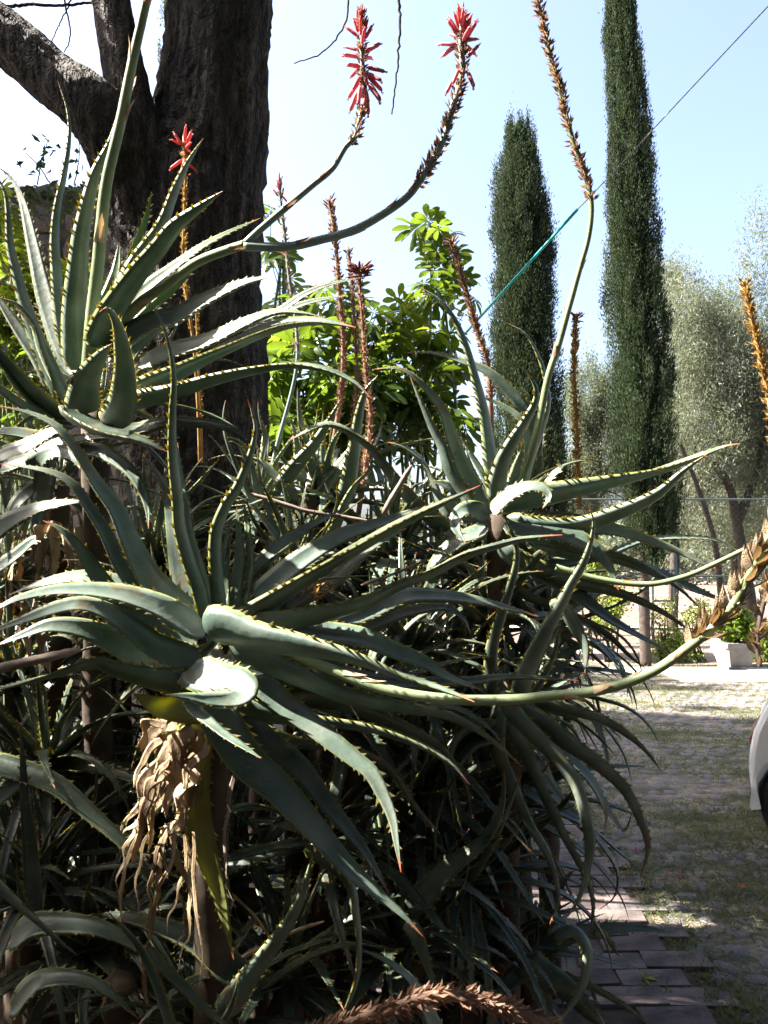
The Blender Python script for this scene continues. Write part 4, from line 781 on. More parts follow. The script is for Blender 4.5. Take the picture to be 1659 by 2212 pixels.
# (plant, base..tip, visible width, phi, phi1, depth0, dz, mat, bow)
HERO = """
B|140,868 86,747 54,657 32,574 22,531 14,432 0,392 -16,372|33|150|150|2.2|.1|aloe|0
B|158,806 119,711 94,632 72,535 47,432 22,382 -6,360|42|10|30|2.25|.2|aloe|0
B|142,765 128,675 119,567 117,520 122,450 137,378 149,288 144,234 124,173|20|125|120|2.2|.1|aloe|0
B|168,800 162,675 172,540 176,504 205,378 238,306 252,250|52|170|160|2.15|-.05|aloe|0
B|205,745 234,675 288,596 342,531 378,486 432,446 481,413|50|130|125|2.1|-.2|aloe|0
B|235,690 290,570 346,486 374,414 403,353 439,299|30|120|120|2.2|.05|aloe|0
B|250,660 284,562 299,522 317,468 328,414|26|10|10|2.3|.1|aloeg|0
B|225,665 240,620 252,576 258,522|28|15|10|2.35|.1|aloeg|0
B|225,755 290,712 340,690 372,684 432,650 522,610 592,595|32|60|55|2.1|-.25|aloe|0
B|240,705 306,628 378,572 432,533 486,504 563,471|28|40|60|2.25|.1|aloeg|0
B|250,748 320,672 371,628 414,581 456,530|24|20|30|2.3|.1|aloeg|0
B|262,800 300,745 340,715 380,680|26|20|30|2.3|.1|aloe|0
B|176,885 187,819 216,769 243,742|62|165|150|2.08|-.22|aloe|0
B|240,918 262,873 268,801 260,733 248,690 232,668 214,675|56|165|150|2.0|-.35|aloe|0
B|270,865 299,837 396,783 486,740 597,697 675,689 729,697 768,707|46|120|60|2.1|-.3|aloe|0
B|300,785 374,754 446,733 540,689 597,671 657,675 700,686|27|60|70|2.2|-.1|aloe|0
B|420,750 531,700 596,675 657,635 711,614 783,599|18|50|50|2.25|0|aloe|0
B|520,712 614,671 675,650 750,638|15|50|50|2.3|0|aloe|0
B|250,872 288,862 378,840 468,812 567,790 639,783 711,797 765,823 806,864|40|130|60|2.05|-.3|aloe|0
B|240,905 288,923 360,909 432,912 504,927 560,965|26|60|60|2.15|-.1|aloed|0
B|280,840 340,800 420,775 500,730|30|100|80|2.2|0|aloed|0
B|150,890 126,880 72,833 0,758 -40,705|34|110|100|2.15|-.1|aloe|0
B|155,900 126,895 65,855 0,776 -40,735|26|60|60|2.15|-.1|aloe|0
B|160,910 137,905 54,873 0,837 -50,800|28|70|60|2.15|-.2|aloe|0
B|125,845 86,775 47,720 10,665 -24,615|38|20|20|2.3|.1|aloe|0
B|134,875 108,819 83,754 68,704 36,661 -6,642|27|100|70|2.1|-.2|aloe|0
B|150,880 180,900 230,925 300,945 360,975|34|80|60|2.0|-.2|aloed|0
A|440,1355 360,1285 317,1235 284,1170 252,1098 220,1055 202,1028 158,959 119,916 65,891 -4,876|54|25|60|1.72|.1|aloe|0
A|430,1360 350,1308 295,1264 259,1213 230,1152 194,1095 162,1049 126,1024 72,1010 0,1002|46|20|65|1.75|.05|aloe|0
A|420,1400 342,1370 288,1325 235,1275 196,1218 162,1170 130,1141 92,1124|58|25|40|1.78|.0|aloe|0
A|445,1365 360,1314 306,1292 252,1278 180,1271 108,1274 36,1292 0,1310 -40,1330|44|50|55|1.68|-.15|aloe|0
A|300,1275 250,1256 198,1244 126,1249 54,1271 18,1286|28|60|60|1.8|.0|aloe|0
A|430,1430 342,1397 288,1357 234,1321 180,1303 126,1310 54,1336 0,1357 -40,1372|54|30|50|1.66|-.2|aloe|0
A|420,1450 324,1418 252,1386 180,1357 108,1350 50,1370 -10,1395|66|10|40|1.7|-.1|aloe|0
A|425,1480 324,1462 250,1442 209,1428 108,1455 0,1487 -30,1497|56|160|60|1.65|-.15|aloe|0
A|440,1530 390,1532 342,1526 286,1498|58|20|10|1.68|-.1|aloey|0
A|410,1440 440,1458 480,1468 512,1472 528,1490 507,1506 450,1509 405,1503 355,1500|60|38|55|1.62|-.26|aloe^|0
A|438,1350 396,1260 378,1170 360,1062 346,1035 313,992 290,981|48|15|50|1.78|.15|aloe|0
A|448,1345 425,1242 403,1152 392,1062 386,1000 384,955|42|20|10|1.8|.15|aloe|0
A|440,1335 425,1271 403,1206 385,1134 382,1089 371,981 371,891 374,819 364,747 342,682 313,643|22|122|115|1.68|-.1|aloe|0
A|474,1330 464,1242 464,1152 486,1091 511,1053 540,981 551,927 544,891 535,862|27|125|115|1.7|0|aloe|0
A|482,1325 484,1240 488,1180 497,1120|28|10|10|1.85|.1|aloeg|0
A|500,1325 512,1250 518,1190 511,1095|30|5|10|1.85|.12|aloeg|0
A|516,1325 532,1260 540,1200 526,1075|24|20|10|1.85|.15|aloeg|0
A|522,1330 556,1260 575,1200 580,1140|22|20|10|1.9|.15|aloeg|0
A|505,1340 567,1296 639,1249 711,1206 801,1156 855,1127 927,1094 995,1066 1038,1048|48|110|70|1.72|-.05|aloe|0
A|515,1330 560,1285 640,1215 740,1155 830,1125 922,1090|52|25|40|1.85|.15|aloe|0
A|500,1310 545,1240 600,1180 680,1130 740,1100|40|20|30|1.9|.15|aloe|0
A|520,1350 603,1339 675,1321 783,1292 855,1256 927,1231 999,1195 1071,1174 1128,1161 1215,1155|50|125|65|1.72|-.05|aloe|0
A|445,1345 500,1352 560,1372 650,1388 747,1408 810,1427 880,1458 945,1482 985,1498 1025,1516|76|150|60|1.62|-.22|aloe|0
A|520,1352 610,1350 700,1362 783,1374 855,1404 920,1430 963,1458 1044,1491|44|55|50|1.75|-.05|aloe|0
A|560,1385 700,1345 794,1318 873,1285 945,1283 1017,1292 1107,1314 1162,1332|42|65|55|1.85|.15|aloe|0
A|620,1390 730,1365 801,1348 873,1321 963,1310 1004,1338 1017,1372|30|60|60|1.9|.1|aloe|0
A|500,1395 603,1440 675,1470 747,1500 855,1523 963,1541 1035,1577 1089,1620 1132,1660|38|130|120|1.7|-.05|aloe|0
A|490,1450 560,1450 680,1440 820,1470 1000,1470 1100,1460 1250,1470|30|60|60|1.8|.2|aloed|0
A|470,1470 540,1520 639,1541 783,1559 855,1580 927,1613 981,1652 1015,1695|42|120|70|1.7|-.15|aloe|0
A|560,1470 600,1510 646,1544 693,1580 729,1609 765,1638 801,1668 830,1722 848,1769 855,1812 866,1884|38|40|50|1.6|-.18|aloe^|0
A|408,1508 425,1535 450,1555 486,1584 533,1616 567,1640|27|45|60|1.6|-.15|aloe|0
A|450,1520 480,1560 531,1640 603,1704 675,1783 747,1866 819,1931 873,1978 914,2023|72|25|40|1.62|-.12|aloe|0
A|500,1520 560,1590 639,1650 711,1740 783,1830 842,1932|52|30|30|1.72|-.05|aloe|0
A|430,1540 420,1600 421,1722 443,1830 475,1938 505,2073|68|10|30|1.7|-.05|aloey|0
A|560,1560 640,1590 740,1600 850,1660 900,1740 950,1800|40|100|70|1.85|.1|aloed|0
A|600,1500 720,1510 860,1560 960,1620 1010,1700 1020,1780|34|120|90|1.9|.1|aloed|0
A|560,1330 640,1290 720,1250 800,1180 880,1140|34|60|40|1.95|.2|aloed|0
E|150,960 190,945 245,946|0|60|60|2.2|-.1|aloe|0
E|0,1010 72,985 126,956 180,945 246,945|26|55|60|2.15|-.1|aloe|0
E|-10,985 54,963 108,934 155,916 205,922|26|55|60|2.2|-.05|aloe|0
E|75,1020 82,995 108,977 137,977 162,992 172,1012|38|40|50|2.1|-.1|aloe^|0
E|140,985 180,970 223,977 274,1010 302,1046 317,1093 321,1142|28|40|40|2.1|-.15|aloe^|0
E|-20,1150 36,1116 90,1094 151,1084 196,1084|36|45|60|2.0|-.1|aloe|0
E|-10,1228 36,1195 79,1163 138,1158|24|45|50|2.1|0|aloe|0
E|100,1010 95,1060 80,1120 70,1190|40|20|10|2.2|-.1|aloe|0
E|90,1040 40,1080 15,1130 -10,1190|30|40|40|2.2|-.1|aloe|0
E|140,960 60,935 0,930 -30,940|30|60|60|2.25|0|aloe|0
C|1055,1120 1035,1089 1003,1017 977,945 956,884 920,837 884,805 855,794 803,798|36|25|60|2.62|.0|aloe|0
C|1058,1125 1031,1115 1010,1071 974,1017 956,963 934,920 905,855 884,808|22|120|120|2.55|-.05|aloe|0
C|1070,1090 1053,963 1042,891 1024,819 1003,747 977,686 941,643 898,617|24|120|110|2.6|.0|aloe|0
C|1110,1070 1150,940 1128,877 1093,837 1053,801 999,779 934,761 872,762|34|25|50|2.75|.1|aloe|0
C|1130,1050 1145,990 1128,909 1093,880 1053,862 1010,855|22|20|40|2.7|.1|aloe|0
C|1078,1090 1073,1053 1084,999 1105,956 1134,909 1156,866 1156,837 1136,801|36|150|130|2.55|-.1|aloe|0
C|1120,1080 1140,1000 1166,927 1181,873 1177,830 1163,776 1134,722 1094,697|18|110|100|2.65|0|aloe|0
C|1085,1100 1110,1075 1188,1062 1314,1035 1422,1010 1512,981 1566,963 1598,958|48|130|70|2.55|-.15|aloe|0
C|1095,1125 1150,1135 1242,1135 1350,1100 1422,1064 1476,1017 1532,978|42|140|120|2.5|-.2|aloe|0
C|1062,1105 1085,1080 1110,1062 1140,1050 1172,1053 1186,1072 1172,1098|30|40|50|2.45|-.1|aloe^|0
C|1000,1100 985,1060 960,1045 930,1040|30|30|30|2.6|0|aloe|0
C|1030,1115 990,1108 962,1082 923,1046|28|35|40|2.5|-.1|aloe^|0
C|1050,1112 1010,1098 988,1112 985,1140 1005,1172|34|35|40|2.45|-.1|aloe^|0
C|1090,1130 1116,1134 1170,1140 1224,1152 1280,1180 1312,1218 1336,1275|42|40|50|2.45|-.1|aloe^|0
C|1130,1128 1235,1138 1314,1141 1404,1166 1476,1195 1549,1232|34|30|40|2.6|-.05|aloe|0
C|1180,1215 1250,1210 1314,1195 1386,1166 1476,1159 1548,1166 1610,1200|15|60|60|2.6|0|aloe|0
C|1120,1140 1200,1160 1278,1184 1350,1199 1422,1235 1476,1274 1520,1322|30|120|80|2.5|-.1|aloe|0
C|1150,1170 1250,1190 1330,1200 1422,1235 1500,1270 1572,1302|32|100|40|2.55|0|aloe|0
C|1080,1170 1120,1205 1242,1253 1350,1282 1422,1314 1476,1350 1506,1380|28|120|110|2.5|0|aloe|0
C|1100,1180 1150,1220 1242,1278 1314,1332 1375,1368 1452,1412|38|40|60|2.5|0|aloe|0
C|1090,1230 1140,1280 1224,1314 1314,1368 1368,1422 1398,1446|26|100|100|2.6|0|aloed|0
C|1100,1270 1150,1330 1264,1397 1307,1436 1338,1467|24|100|90|2.7|0|aloe|0
C|1050,1140 1000,1160 960,1190 930,1230 920,1290|30|60|60|2.6|0|aloe|0
C|1060,1150 1090,1200 1085,1270 1110,1340|30|30|20|2.7|0|aloed|0
C|1120,1060 1130,1010 1125,960 1140,900|24|15|10|2.75|.1|aloeg|0
C|1135,1075 1165,1020 1168,970 1175,930|26|15|10|2.75|.1|aloeg|0
C|1150,1085 1190,1030 1210,1010 1195,985|18|30|40|2.7|0|aloe|0
H|1116,1512 1134,1458 1163,1393 1206,1314 1235,1260 1264,1206 1282,1134 1271,1088|34|155|140|2.2|-.1|aloe|0
H|1062,1500 1062,1404 1087,1314 1102,1267 1116,1206 1109,1160 1077,1094|27|150|140|2.25|0|aloed|0
H|1145,1510 1177,1458 1199,1404 1212,1330|15|150|140|2.25|0|aloed|0
H|1190,1310 1215,1310 1253,1368 1267,1404 1264,1460|30|130|120|2.3|-.1|aloe|0
H|1080,1520 1115,1522 1180,1522 1242,1534 1314,1559 1368,1595 1404,1631 1431,1670|24|125|120|2.25|-.1|aloe|0
H|1085,1500 1130,1535 1181,1566 1224,1602 1278,1638 1350,1704 1386,1776 1400,1830 1382,1900|36|140|150|2.2|-.1|aloe|0
H|1080,1495 1115,1545 1170,1602 1206,1640 1242,1686 1264,1758 1274,1830 1264,1902 1242,1956 1216,1990|33|145|160|2.15|-.15|aloe|0
H|1080,1500 1076,1555 1076,1621 1105,1693 1141,1776 1184,1848 1206,1938 1187,1998|30|150|150|2.2|-.15|aloe|0
H|1095,1555 1134,1621 1181,1722 1224,1812 1267,1895 1282,1956 1271,2037|27|140|130|2.2|-.1|aloe|0
H|1130,1700 1190,1740 1264,1780 1307,1830 1336,1884 1328,1938 1290,1968|24|40|100|2.35|-.1|aloe|0
H|1140,1590 1200,1620 1264,1668 1296,1715 1310,1758 1306,1796|36|30|60|2.3|0|aloe|0
H|1290,1700 1328,1769 1350,1792 1366,1752|8|60|60|2.35|0|aloed|0
H|1180,1530 1235,1548 1278,1577 1314,1613 1333,1636|11|100|100|2.35|0|aloed|0
H|1090,1570 1010,1600 960,1680 935,1780 940,1860|34|60|60|2.2|-.1|aloe|0
H|1100,1560 1150,1620 1190,1700 1240,1760 1290,1820|40|30|30|2.45|0|aloe|0
H|1070,1560 1020,1560 975,1600 960,1700 985,1790|30|100|60|2.2|-.1|aloe|0
H|1110,1500 1150,1500 1200,1440 1240,1400 1262,1390|56|10|20|2.5|.1|aloe|0
H|1230,1500 1290,1470 1340,1480 1400,1530 1420,1560|0|100|100|2.5|0|aloe|0
H|1130,1480 1180,1400 1210,1340 1260,1290|40|20|20|2.5|.1|aloe|0
G|1170,2050 1240,2018 1314,2006 1386,2003 1460,2018|32|30|40|2.35|0|aloe|0
G|1160,2050 1206,2055 1280,2064 1332,2078 1388,2097|18|40|60|2.35|0|aloe|0
G|1170,2090 1260,2118 1314,2147 1368,2183 1402,2218|22|110|100|2.2|-.1|aloe|0
G|1130,2070 1152,2093 1224,2136 1278,2190 1320,2240|62|150|150|2.2|-.1|aloed|0
G|1200,2030 1238,2014 1264,2046 1264,2100 1242,2154 1204,2214|22|120|120|2.1|-.1|aloe|0
G|1145,2090 1165,2130 1180,2172 1198,2225|44|25|25|2.25|-.1|aloe|0
G|1280,2020 1300,2015 1320,2035 1337,2066|17|110|110|2.35|0|aloe|0
G|1150,2080 1100,2120 1070,2170 1050,2230|40|30|30|2.2|-.1|aloe|0
G|1140,2060 1090,2020 1040,1990 980,1960|36|40|50|2.3|0|aloed|0
G|1150,2050 1120,1960 1090,1900 1080,1860|34|20|20|2.5|0|aloe|0
G|1160,2040 1180,1960 1220,1900 1240,1880|40|15|20|2.5|0|aloe|0
F|-40,1640 61,1668 126,1697 198,1758 270,1823 317,1884 347,1976|46|40|60|1.85|-.1|aloed|0
F|70,2010 72,1938 65,1830 54,1722 47,1610 40,1560|34|15|20|1.8|0|aloed|0
F|-30,1890 0,1909 72,1974 137,2035 170,2065|24|100|90|1.6|-.05|aloe|0
F|20,2030 70,1998 126,1992 216,2003 288,2039 346,2092|46|50|60|1.7|-.05|aloed|0
F|520,2110 432,2035 360,2003 288,1981 196,1974|52|50|50|1.75|.1|aloed|0
F|390,2250 342,2118 306,2046 270,2003 232,1968|27|100|100|1.55|0|aloed|0
F|320,2050 342,2075 396,2129 450,2183 515,2235|24|60|60|1.6|0|aloed|0
F|480,2190 531,2118 585,2046 632,1974 661,1902 676,1836|46|150|130|1.65|0|aloe|0
F|960,2260 920,2172 891,2118 837,2075 774,2048|30|40|60|1.75|0|aloe|0
F|880,1990 905,2030 920,2080 950,2160|27|30|30|1.9|0|aloe|0
F|20,2180 80,2120 150,2110 220,2130 300,2200|40|50|60|1.6|-.05|aloed|0
F|60,2240 90,2170 110,2130|30|20|20|1.6|0|aloed|0
A|660,1830 700,1860 747,1909 761,1974 769,2046 765,2118 730,2215|30|60|110|1.65|-.05|aloe|0
H|880,1960 909,1938 981,1866 1042,1816 1080,1750 1090,1660|46|20|60|2.0|-.1|aloe|0
M|600,1060 639,1006 682,956 711,909 737,860|32|150|140|2.75|-.1|aloe|0
M|740,1090 747,1071 765,963 776,891 790,844 816,811|36|150|130|2.8|-.1|aloe|0
M|970,1140 945,1121 891,1071 848,1017 805,963 754,927 711,913 682,920 627,950|32|120|60|2.7|-.1|aloe|0
M|975,1130 956,1089 938,1035 913,992 873,963 836,955|24|110|70|2.7|0|aloe|0
M|650,1040 643,1000 638,960 628,915 612,895|18|120|100|2.8|0|aloe|0
M|690,1060 730,1010 770,960 800,940|28|30|30|2.9|0|aloe|0
M|600,1070 570,1010 575,950 560,900|26|20|20|2.9|0|aloe|0
M|640,1080 610,1040 570,1000 540,985|24|120|110|2.75|0|aloe|0
M|820,1160 870,1100 890,1050 920,1040|24|100|80|2.7|0|aloe|0
M|700,1170 730,1110 760,1050 800,1010|28|100|90|2.6|0|aloe|0
"""
PL = {'A': A, 'B': B, 'C': C_, 'E': E, 'H': H, 'G': G, 'F': F_, 'M': Mi}
for line in HERO.strip().splitlines():
    p, s, vis, phi, phi1, d0, dz, m, bow = line.split('|')
    if float(vis) <= 0: continue
    hero(PL[p], s, float(vis), float(phi), float(d0), float(dz), m, float(phi1), float(bow))

def inner_leaves(o, c, n, sc, seed, back=.03, key='aloe', zones=(.25, .6, .9)):
    from mathutils import Euler
    r = np.random.default_rng(seed); base = wloc(o)
    for k in range(n):
        f = (k + .5)/n; ms = GEN[key][min(int(np.searchsorted(zones, f)), 3)]
        l = link('leaf', ms[r.integers(len(ms))], o); l.location = Vector(c) - base + Vector((0, back, .02 - .05*f)); s_ = sc*r.uniform(.75, 1.1); l.scale = (s_*1.05, s_*.8*r.choice([-1, 1]), s_*.9)
        a = r.uniform(R(-15), R(195))   # the raised ones fan out on the far side
        l.rotation_euler = Euler((r.normal(0, .1), r.normal(0, .1), a)).to_matrix().to_euler()
inner_leaves(A, P(460, 1360, 1.85), 22, .80, 1); inner_leaves(A, P(480, 1460, 1.95), 16, .9, 2, zones=(0, .2, .7))
inner_leaves(B, P(200, 860, 2.28), 18, .85, 3); inner_leaves(C_, P(1080, 1100, 2.7), 30, .85, 4)
inner_leaves(H, P(1100, 1560, 2.35), 18, .85, 5, zones=(.1, .3, .7)); inner_leaves(Mi, P(660, 1070, 2.85), 20, .8, 6); inner_leaves(E, P(110, 1030, 2.4), 18, .8, 7)
inner_leaves(G, P(1150, 2090, 2.4), 14, .7, 8)
# dead skirt and strings under the nearest rosette
r_ = np.random.default_rng(5)
def dead(parent, s, w_, d, dz=0, ph=20, m='dry'):
    o = hero(parent, s, w_, ph, d, dz, m, ph + r_.uniform(-50, 50), 0, .004, 'dead_leaf', .35, ([0, .15, .3, .5, .65, .8, 1], [.7, 1, .8, .85, .5, .45, .05]))
    me = o.data; co = np.empty(len(me.vertices)*3); me.vertices.foreach_get('co', co); co = co.reshape(-1, 3); f_ = r_.uniform(40, 90, (6, 3)); p_ = r_.uniform(0, 6, 6)
    for q in range(6): co += np.outer(np.sin(co @ f_[q] * (1 if q % 2 else -1) + p_[q]), r_.normal(0, 1, 3)) * .0011 * (1 + w_/30)
    me.vertices.foreach_set('co', co.ravel()); me.update(); return o
for s, w_ in [("400,1560 350,1570 318,1600 306,1650", 40), ("400,1560 360,1590 345,1650 320,1720", 46), ("410,1570 385,1620 375,1700 350,1770", 50), ("420,1570 410,1640 405,1720 380,1790", 50),
              ("380,1600 335,1660 300,1720 275,1790", 34), ("430,1580 420,1660 415,1740 395,1800", 44), ("390,1640 360,1700 330,1760 322,1830", 40), ("360,1560 330,1560 306,1590 310,1620", 26),
              ("330,1700 310,1760 295,1830 285,1870", 24), ("400,1720 380,1780 355,1830 350,1880", 32), ("350,1650 325,1720 300,1770 262,1800", 26)]:
    dead(A, s, w_, 1.7 + r_.uniform(-.06, .05))
for k in range(9):
    x_ = 330 + r_.uniform(-30, 95); y_ = 1575 + r_.uniform(-10, 130); l_ = r_.uniform(60, 150); dx = r_.uniform(-45, 8)
    dead(A, f"{x_+45:.0f},{y_-25:.0f} {x_+18:.0f},{y_+4:.0f} {x_+dx*.5:.0f},{y_+l_*.5:.0f} {x_+dx:.0f},{y_+l_:.0f}", r_.uniform(16, 34), 1.70 + r_.uniform(-.09, .0))
for s, w_ in [("300,1800 275,1860 262,1920 262,2000 268,2080", 10), ("320,1800 300,1870 295,1930 300,1990", 8), ("370,1780 345,1850 342,1920 325,1990 316,2060", 12), ("380,1790 375,1850 350,1900 335,1960 325,2030", 9),
              ("360,1780 382,1870 412,1920 408,1990 396,2060 360,2140", 13), ("405,1760 408,1850 400,1900 385,1930", 8), ("385,1920 400,1980 395,2020 380,2050", 9), ("420,1800 418,1900 428,1990 436,2080 430,2130", 9),
              ("290,1780 270,1840 255,1900 258,1960", 8), ("310,2050 312,2120 320,2170 310,2200", 9), ("250,2090 228,2150 222,2190 230,2220", 5), ("350,1810 330,1880 322,1960 318,2020", 8), ("395,1800 400,1880 375,1950 360,2020", 7)]:
    dead(A, s, w_*1.15, 1.68 + r_.uniform(-.06, .05), ph=30)
dead(A, "505,1670 495,1740 485,1830 492,1900 515,2000", 12, 1.66, m='drygrey')
for s, w_ in [("90,1130 85,1180 78,1240", 26), ("120,1130 118,1190 112,1260", 30), ("145,1130 148,1190 155,1250", 28), ("170,1140 172,1190 170,1240", 22), ("60,1370 62,1410 70,1440", 16), ("95,1370 88,1410 100,1450", 22)]:
    dead(E, s, w_, 2.1)
# loose dry debris caught in the plants
def debris(label, s, w_, d, m='drygrey', cat='dead leaf'):
    pts = [tuple(map(float, q.split(','))) for q in s.split()]; C = crom([P(x, y, d) for x, y in pts], 16); o = None
    mb = MB(); tube(mb, C, np.interp(np.linspace(0, 1, 16), [0, .1, .9, 1], [.6, 1, .8, .3])*w_/FPX*d/2, 7, rough=.06); o = mb.obj('dry_branch', M[m]); tag(o, label, cat); return o
debris('grey splintered dead stalk sticking up in the middle of the aloes', "828,1110 850,1070 890,1005", 14, 2.4, cat='dead stalk')
debris('reddish brown dry stem lying across behind the nearest rosette', "540,1066 600,1085 657,1103 747,1118 815,1130", 11, 2.4, cat='dry stem')
debris('dark brown dry stalk poking in from the left edge below the sweeping leaves', "-30,1452 60,1430 170,1405", 24, 1.8, cat='dry stem')
debris('thin dark dry stem crossing below the centre leaves', "530,1160 600,1178 680,1190", 8, 2.3, cat='dry stem')
debris('thin dry twig slanting up right of the nearest rosette', "780,1265 850,1240 920,1210", 7, 2.2, cat='dry stem')
debris('orange-brown dry stem lying low in the shade right of the dead strings', "500,2080 560,2050 640,2010 700,1990", 9, 1.8, 'dry', 'dry stem')
debris('thin orange dry stem slanting down in the lower shade', "500,1930 560,1990 600,2060", 6, 1.8, 'dry', 'dry stem')
n = 120; pts = np.array([P(685 + r_.normal(0, 18), 1265 + r_.normal(0, 12), 2.0 + r_.normal(0, .04)) for _ in range(n)])
mb = MB(); diamonds(mb, pts, r_.standard_normal((n, 3)), r_.uniform(.01, .03, n), r_.uniform(.003, .008, n)); tag(mb.obj('dry_litter', M['bract']), 'small clump of orange dry litter caught right of the nearest rosette', 'litter', kind='stuff')

# ------------------------------------------------------------------ flower stalks
def floret_mesh(key, seed):
    r = np.random.default_rng(seed); mb = MB(); z = np.linspace(0, 1, 9); rad = np.array([.05, .10, .115, .118, .11, .105, .10, .10, .04])
    C = np.stack([z, .0*z, -.10*z**2*r.uniform(-.5, 1.5)], -1); tube(mb, C, rad, 8)
    tube(mb, [(-.5, 0, .12), (-.2, 0, .05), (0, 0, 0)], .025, 5)
    for k in range(4): tube(mb, [(.95, 0, -.08), (1.12, .05*math.cos(k*1.57), -.08 + .05*math.sin(k*1.57))], .02, 4)
    return mb.mesh('floret', M[key])
FLO = {k: [floret_mesh(k, s_) for s_ in range(3)] for k in ('red', 'pink', 'maroon')}
def bract_mesh():
    mb = MB(); t = np.linspace(0, 1, 6); c = np.stack([t, 0*t, .35*t**2], -1); w_ = np.array([.16, .22, .2, .14, .07, .005])
    V = np.concatenate([np.stack([c[i] + [0, -w_[i], .06], c[i], c[i] + [0, w_[i], .06]]) for i in range(6)])
    f = [];
    for i in range(5): b0 = i*3; f += [[b0, b0+1, b0+4, b0+3], [b0+1, b0+2, b0+5, b0+4]]
    mb.add(V, f); return mb.mesh('dry_bract', M['dry'])
BRM = bract_mesh()
def basis_quat(d, r):
    d = Vector(d).normalized(); q = d.to_track_quat('X', 'Z'); return q
def stalk(parent, s, w0, w1, d0, d1, t0, stem='stalk', bm='spike', bw=1.0, dens=1.0, florets=(), label=None, cat=None, name='flower_stalk', blen=.016, pods=0, nodes=(), group=None):
    pts = [tuple(map(float, q.split(','))) for q in s.split()]
    L2 = np.concatenate([[0], np.cumsum([math.dist(pts[i], pts[i+1]) for i in range(len(pts)-1)])]); L2 /= L2[-1]
    C3 = np.array([P(x, y, d0 + (d1-d0)*t) for (x, y), t in zip(pts, L2)]); n = 90; C = crom(C3, n); t = np.linspace(0, 1, n); dd = d0 + (d1-d0)*t
    if parent is None:
        parent_o = empty('flower_spike', C[0], label, cat, group); par = parent_o
    else: par = parent
    mb = MB(); rad = np.interp(t, [0, 1], [w0, w1])/FPX*dd/2; tube(mb, C, rad, 10, 0, .015)
    T, Nn, Bb = frames(C); s_ = np.concatenate([[0], np.cumsum(np.linalg.norm(np.diff(C, axis=0), axis=1))]); Ls = s_[-1]
    q0 = Ls*t0; nb = int((Ls - q0)/.0023*dens)
    if nb > 0:
        q = q0 + (Ls-q0)*rng.random(nb); I = lambda A_: np.stack([np.interp(q, s_, A_[:, j]) for j in range(3)], -1)
        a = rng.uniform(0, 6.283, nb)[:, None]; o_ = np.cos(a)*I(Nn) + np.sin(a)*I(Bb); rr = np.interp(q, s_, rad)[:, None]
        D = nrm(I(T)*rng.uniform(.4, 1.4, (nb, 1)) + o_*rng.uniform(.5, 1.1, (nb, 1)) + rng.normal(0, .15, (nb, 3)))
        diamonds(mb, I(C) + o_*rr*.8, D, blen*rng.uniform(.6, 1.25, nb)*bw, blen*.36*rng.uniform(.7, 1.3, nb)*bw, 1, .3)
    for tn in nodes:   # papery scales clasping the stalk
        i = int(tn*(n-1)); a = rng.uniform(0, 6.283); o_ = math.cos(a)*Nn[i] + math.sin(a)*Bb[i]; sd = np.cross(T[i], o_); r0 = rad[i]
        V = []
        for u in np.linspace(-1.1, 1.1, 5):
            V.append(C[i] + r0*1.06*(math.cos(u)*o_ + math.sin(u)*sd)); 
        for u in np.linspace(-.5, .5, 5):
            V.append(C[i] + T[i]*r0*2.4 + r0*1.25*(math.cos(u)*o_ + math.sin(u)*sd))
        V.append(C[i] + T[i]*r0*4.4 + r0*1.9*o_)
        mb.add(V, [[0,1,6,5],[1,2,7,6],[2,3,8,7],[3,4,9,8]], 1); k0 = mb.n - 11
        mb.f.append(np.array([[5,6,10,0],[6,7,10,0],[7,8,10,0],[8,9,10,0]]) + k0); ff = mb.f[-1]; ff[:, 3] = -1; mb.m.append(np.full(4, 1)); mb.sm.append(np.full(4, True))
    o = mb.obj('stem' if parent is None else name, [M[stem], M[bm]], par); base = wloc(par)
    host = o if parent is not None else par
    for (tf, key, cnt, ang, L_) in florets:
        for k in range(cnt):
            tt = tf + rng.uniform(-.012, .012); i = min(n-1, int(tt*(n-1))); a = k/cnt*6.283 + rng.uniform(-.6, .6) + tf*20
            ax = T[i]; o_ = math.cos(a)*Nn[i] + math.sin(a)*Bb[i]; e = R(ang + rng.uniform(-12, 12)); dv = math.cos(e)*o_ + math.sin(e)*ax
            f = link('floret', FLO[key][rng.integers(3)], host); f.location = Vector(C[i] + o_*(rad[i]+L_*.12)) - base
            f.rotation_mode = 'QUATERNION'; f.rotation_quaternion = basis_quat(dv, 0); sc_ = L_*rng.uniform(.85, 1.1); f.scale = (sc_, sc_, sc_)
    for k in range(pods):
        tt = t0 + (1-t0)*rng.random()**.9; i = min(n-1, int(tt*(n-1))); a = rng.uniform(0, 6.283); o_ = math.cos(a)*Nn[i] + math.sin(a)*Bb[i]
        f = link('dry_bract', BRM, host); f.location = Vector(C[i] + o_*rad[i]*.7) - base; f.rotation_mode = 'QUATERNION'
        f.rotation_quaternion = basis_quat(T[i]*rng.uniform(.5, 1.3) + o_*rng.uniform(.35, 1.1), 0); sc_ = rng.uniform(.025, .045); f.scale = (sc_,)*3
    return o
FR1 = [(.62, 'pink', 2, -70, .034), (.66, 'pink', 5, -50, .036), (.70, 'pink', 5, -40, .036), (.74, 'pink', 5, -20, .034), (.78, 'pink', 5, 5, .03), (.82, 'red', 5, 25, .028), (.86, 'red', 6, 45, .024), (.90, 'red', 7, 62, .022), (.94, 'red', 7, 72, .019), (.975, 'maroon', 7, 80, .015), (.995, 'maroon', 5, 85, .010)]
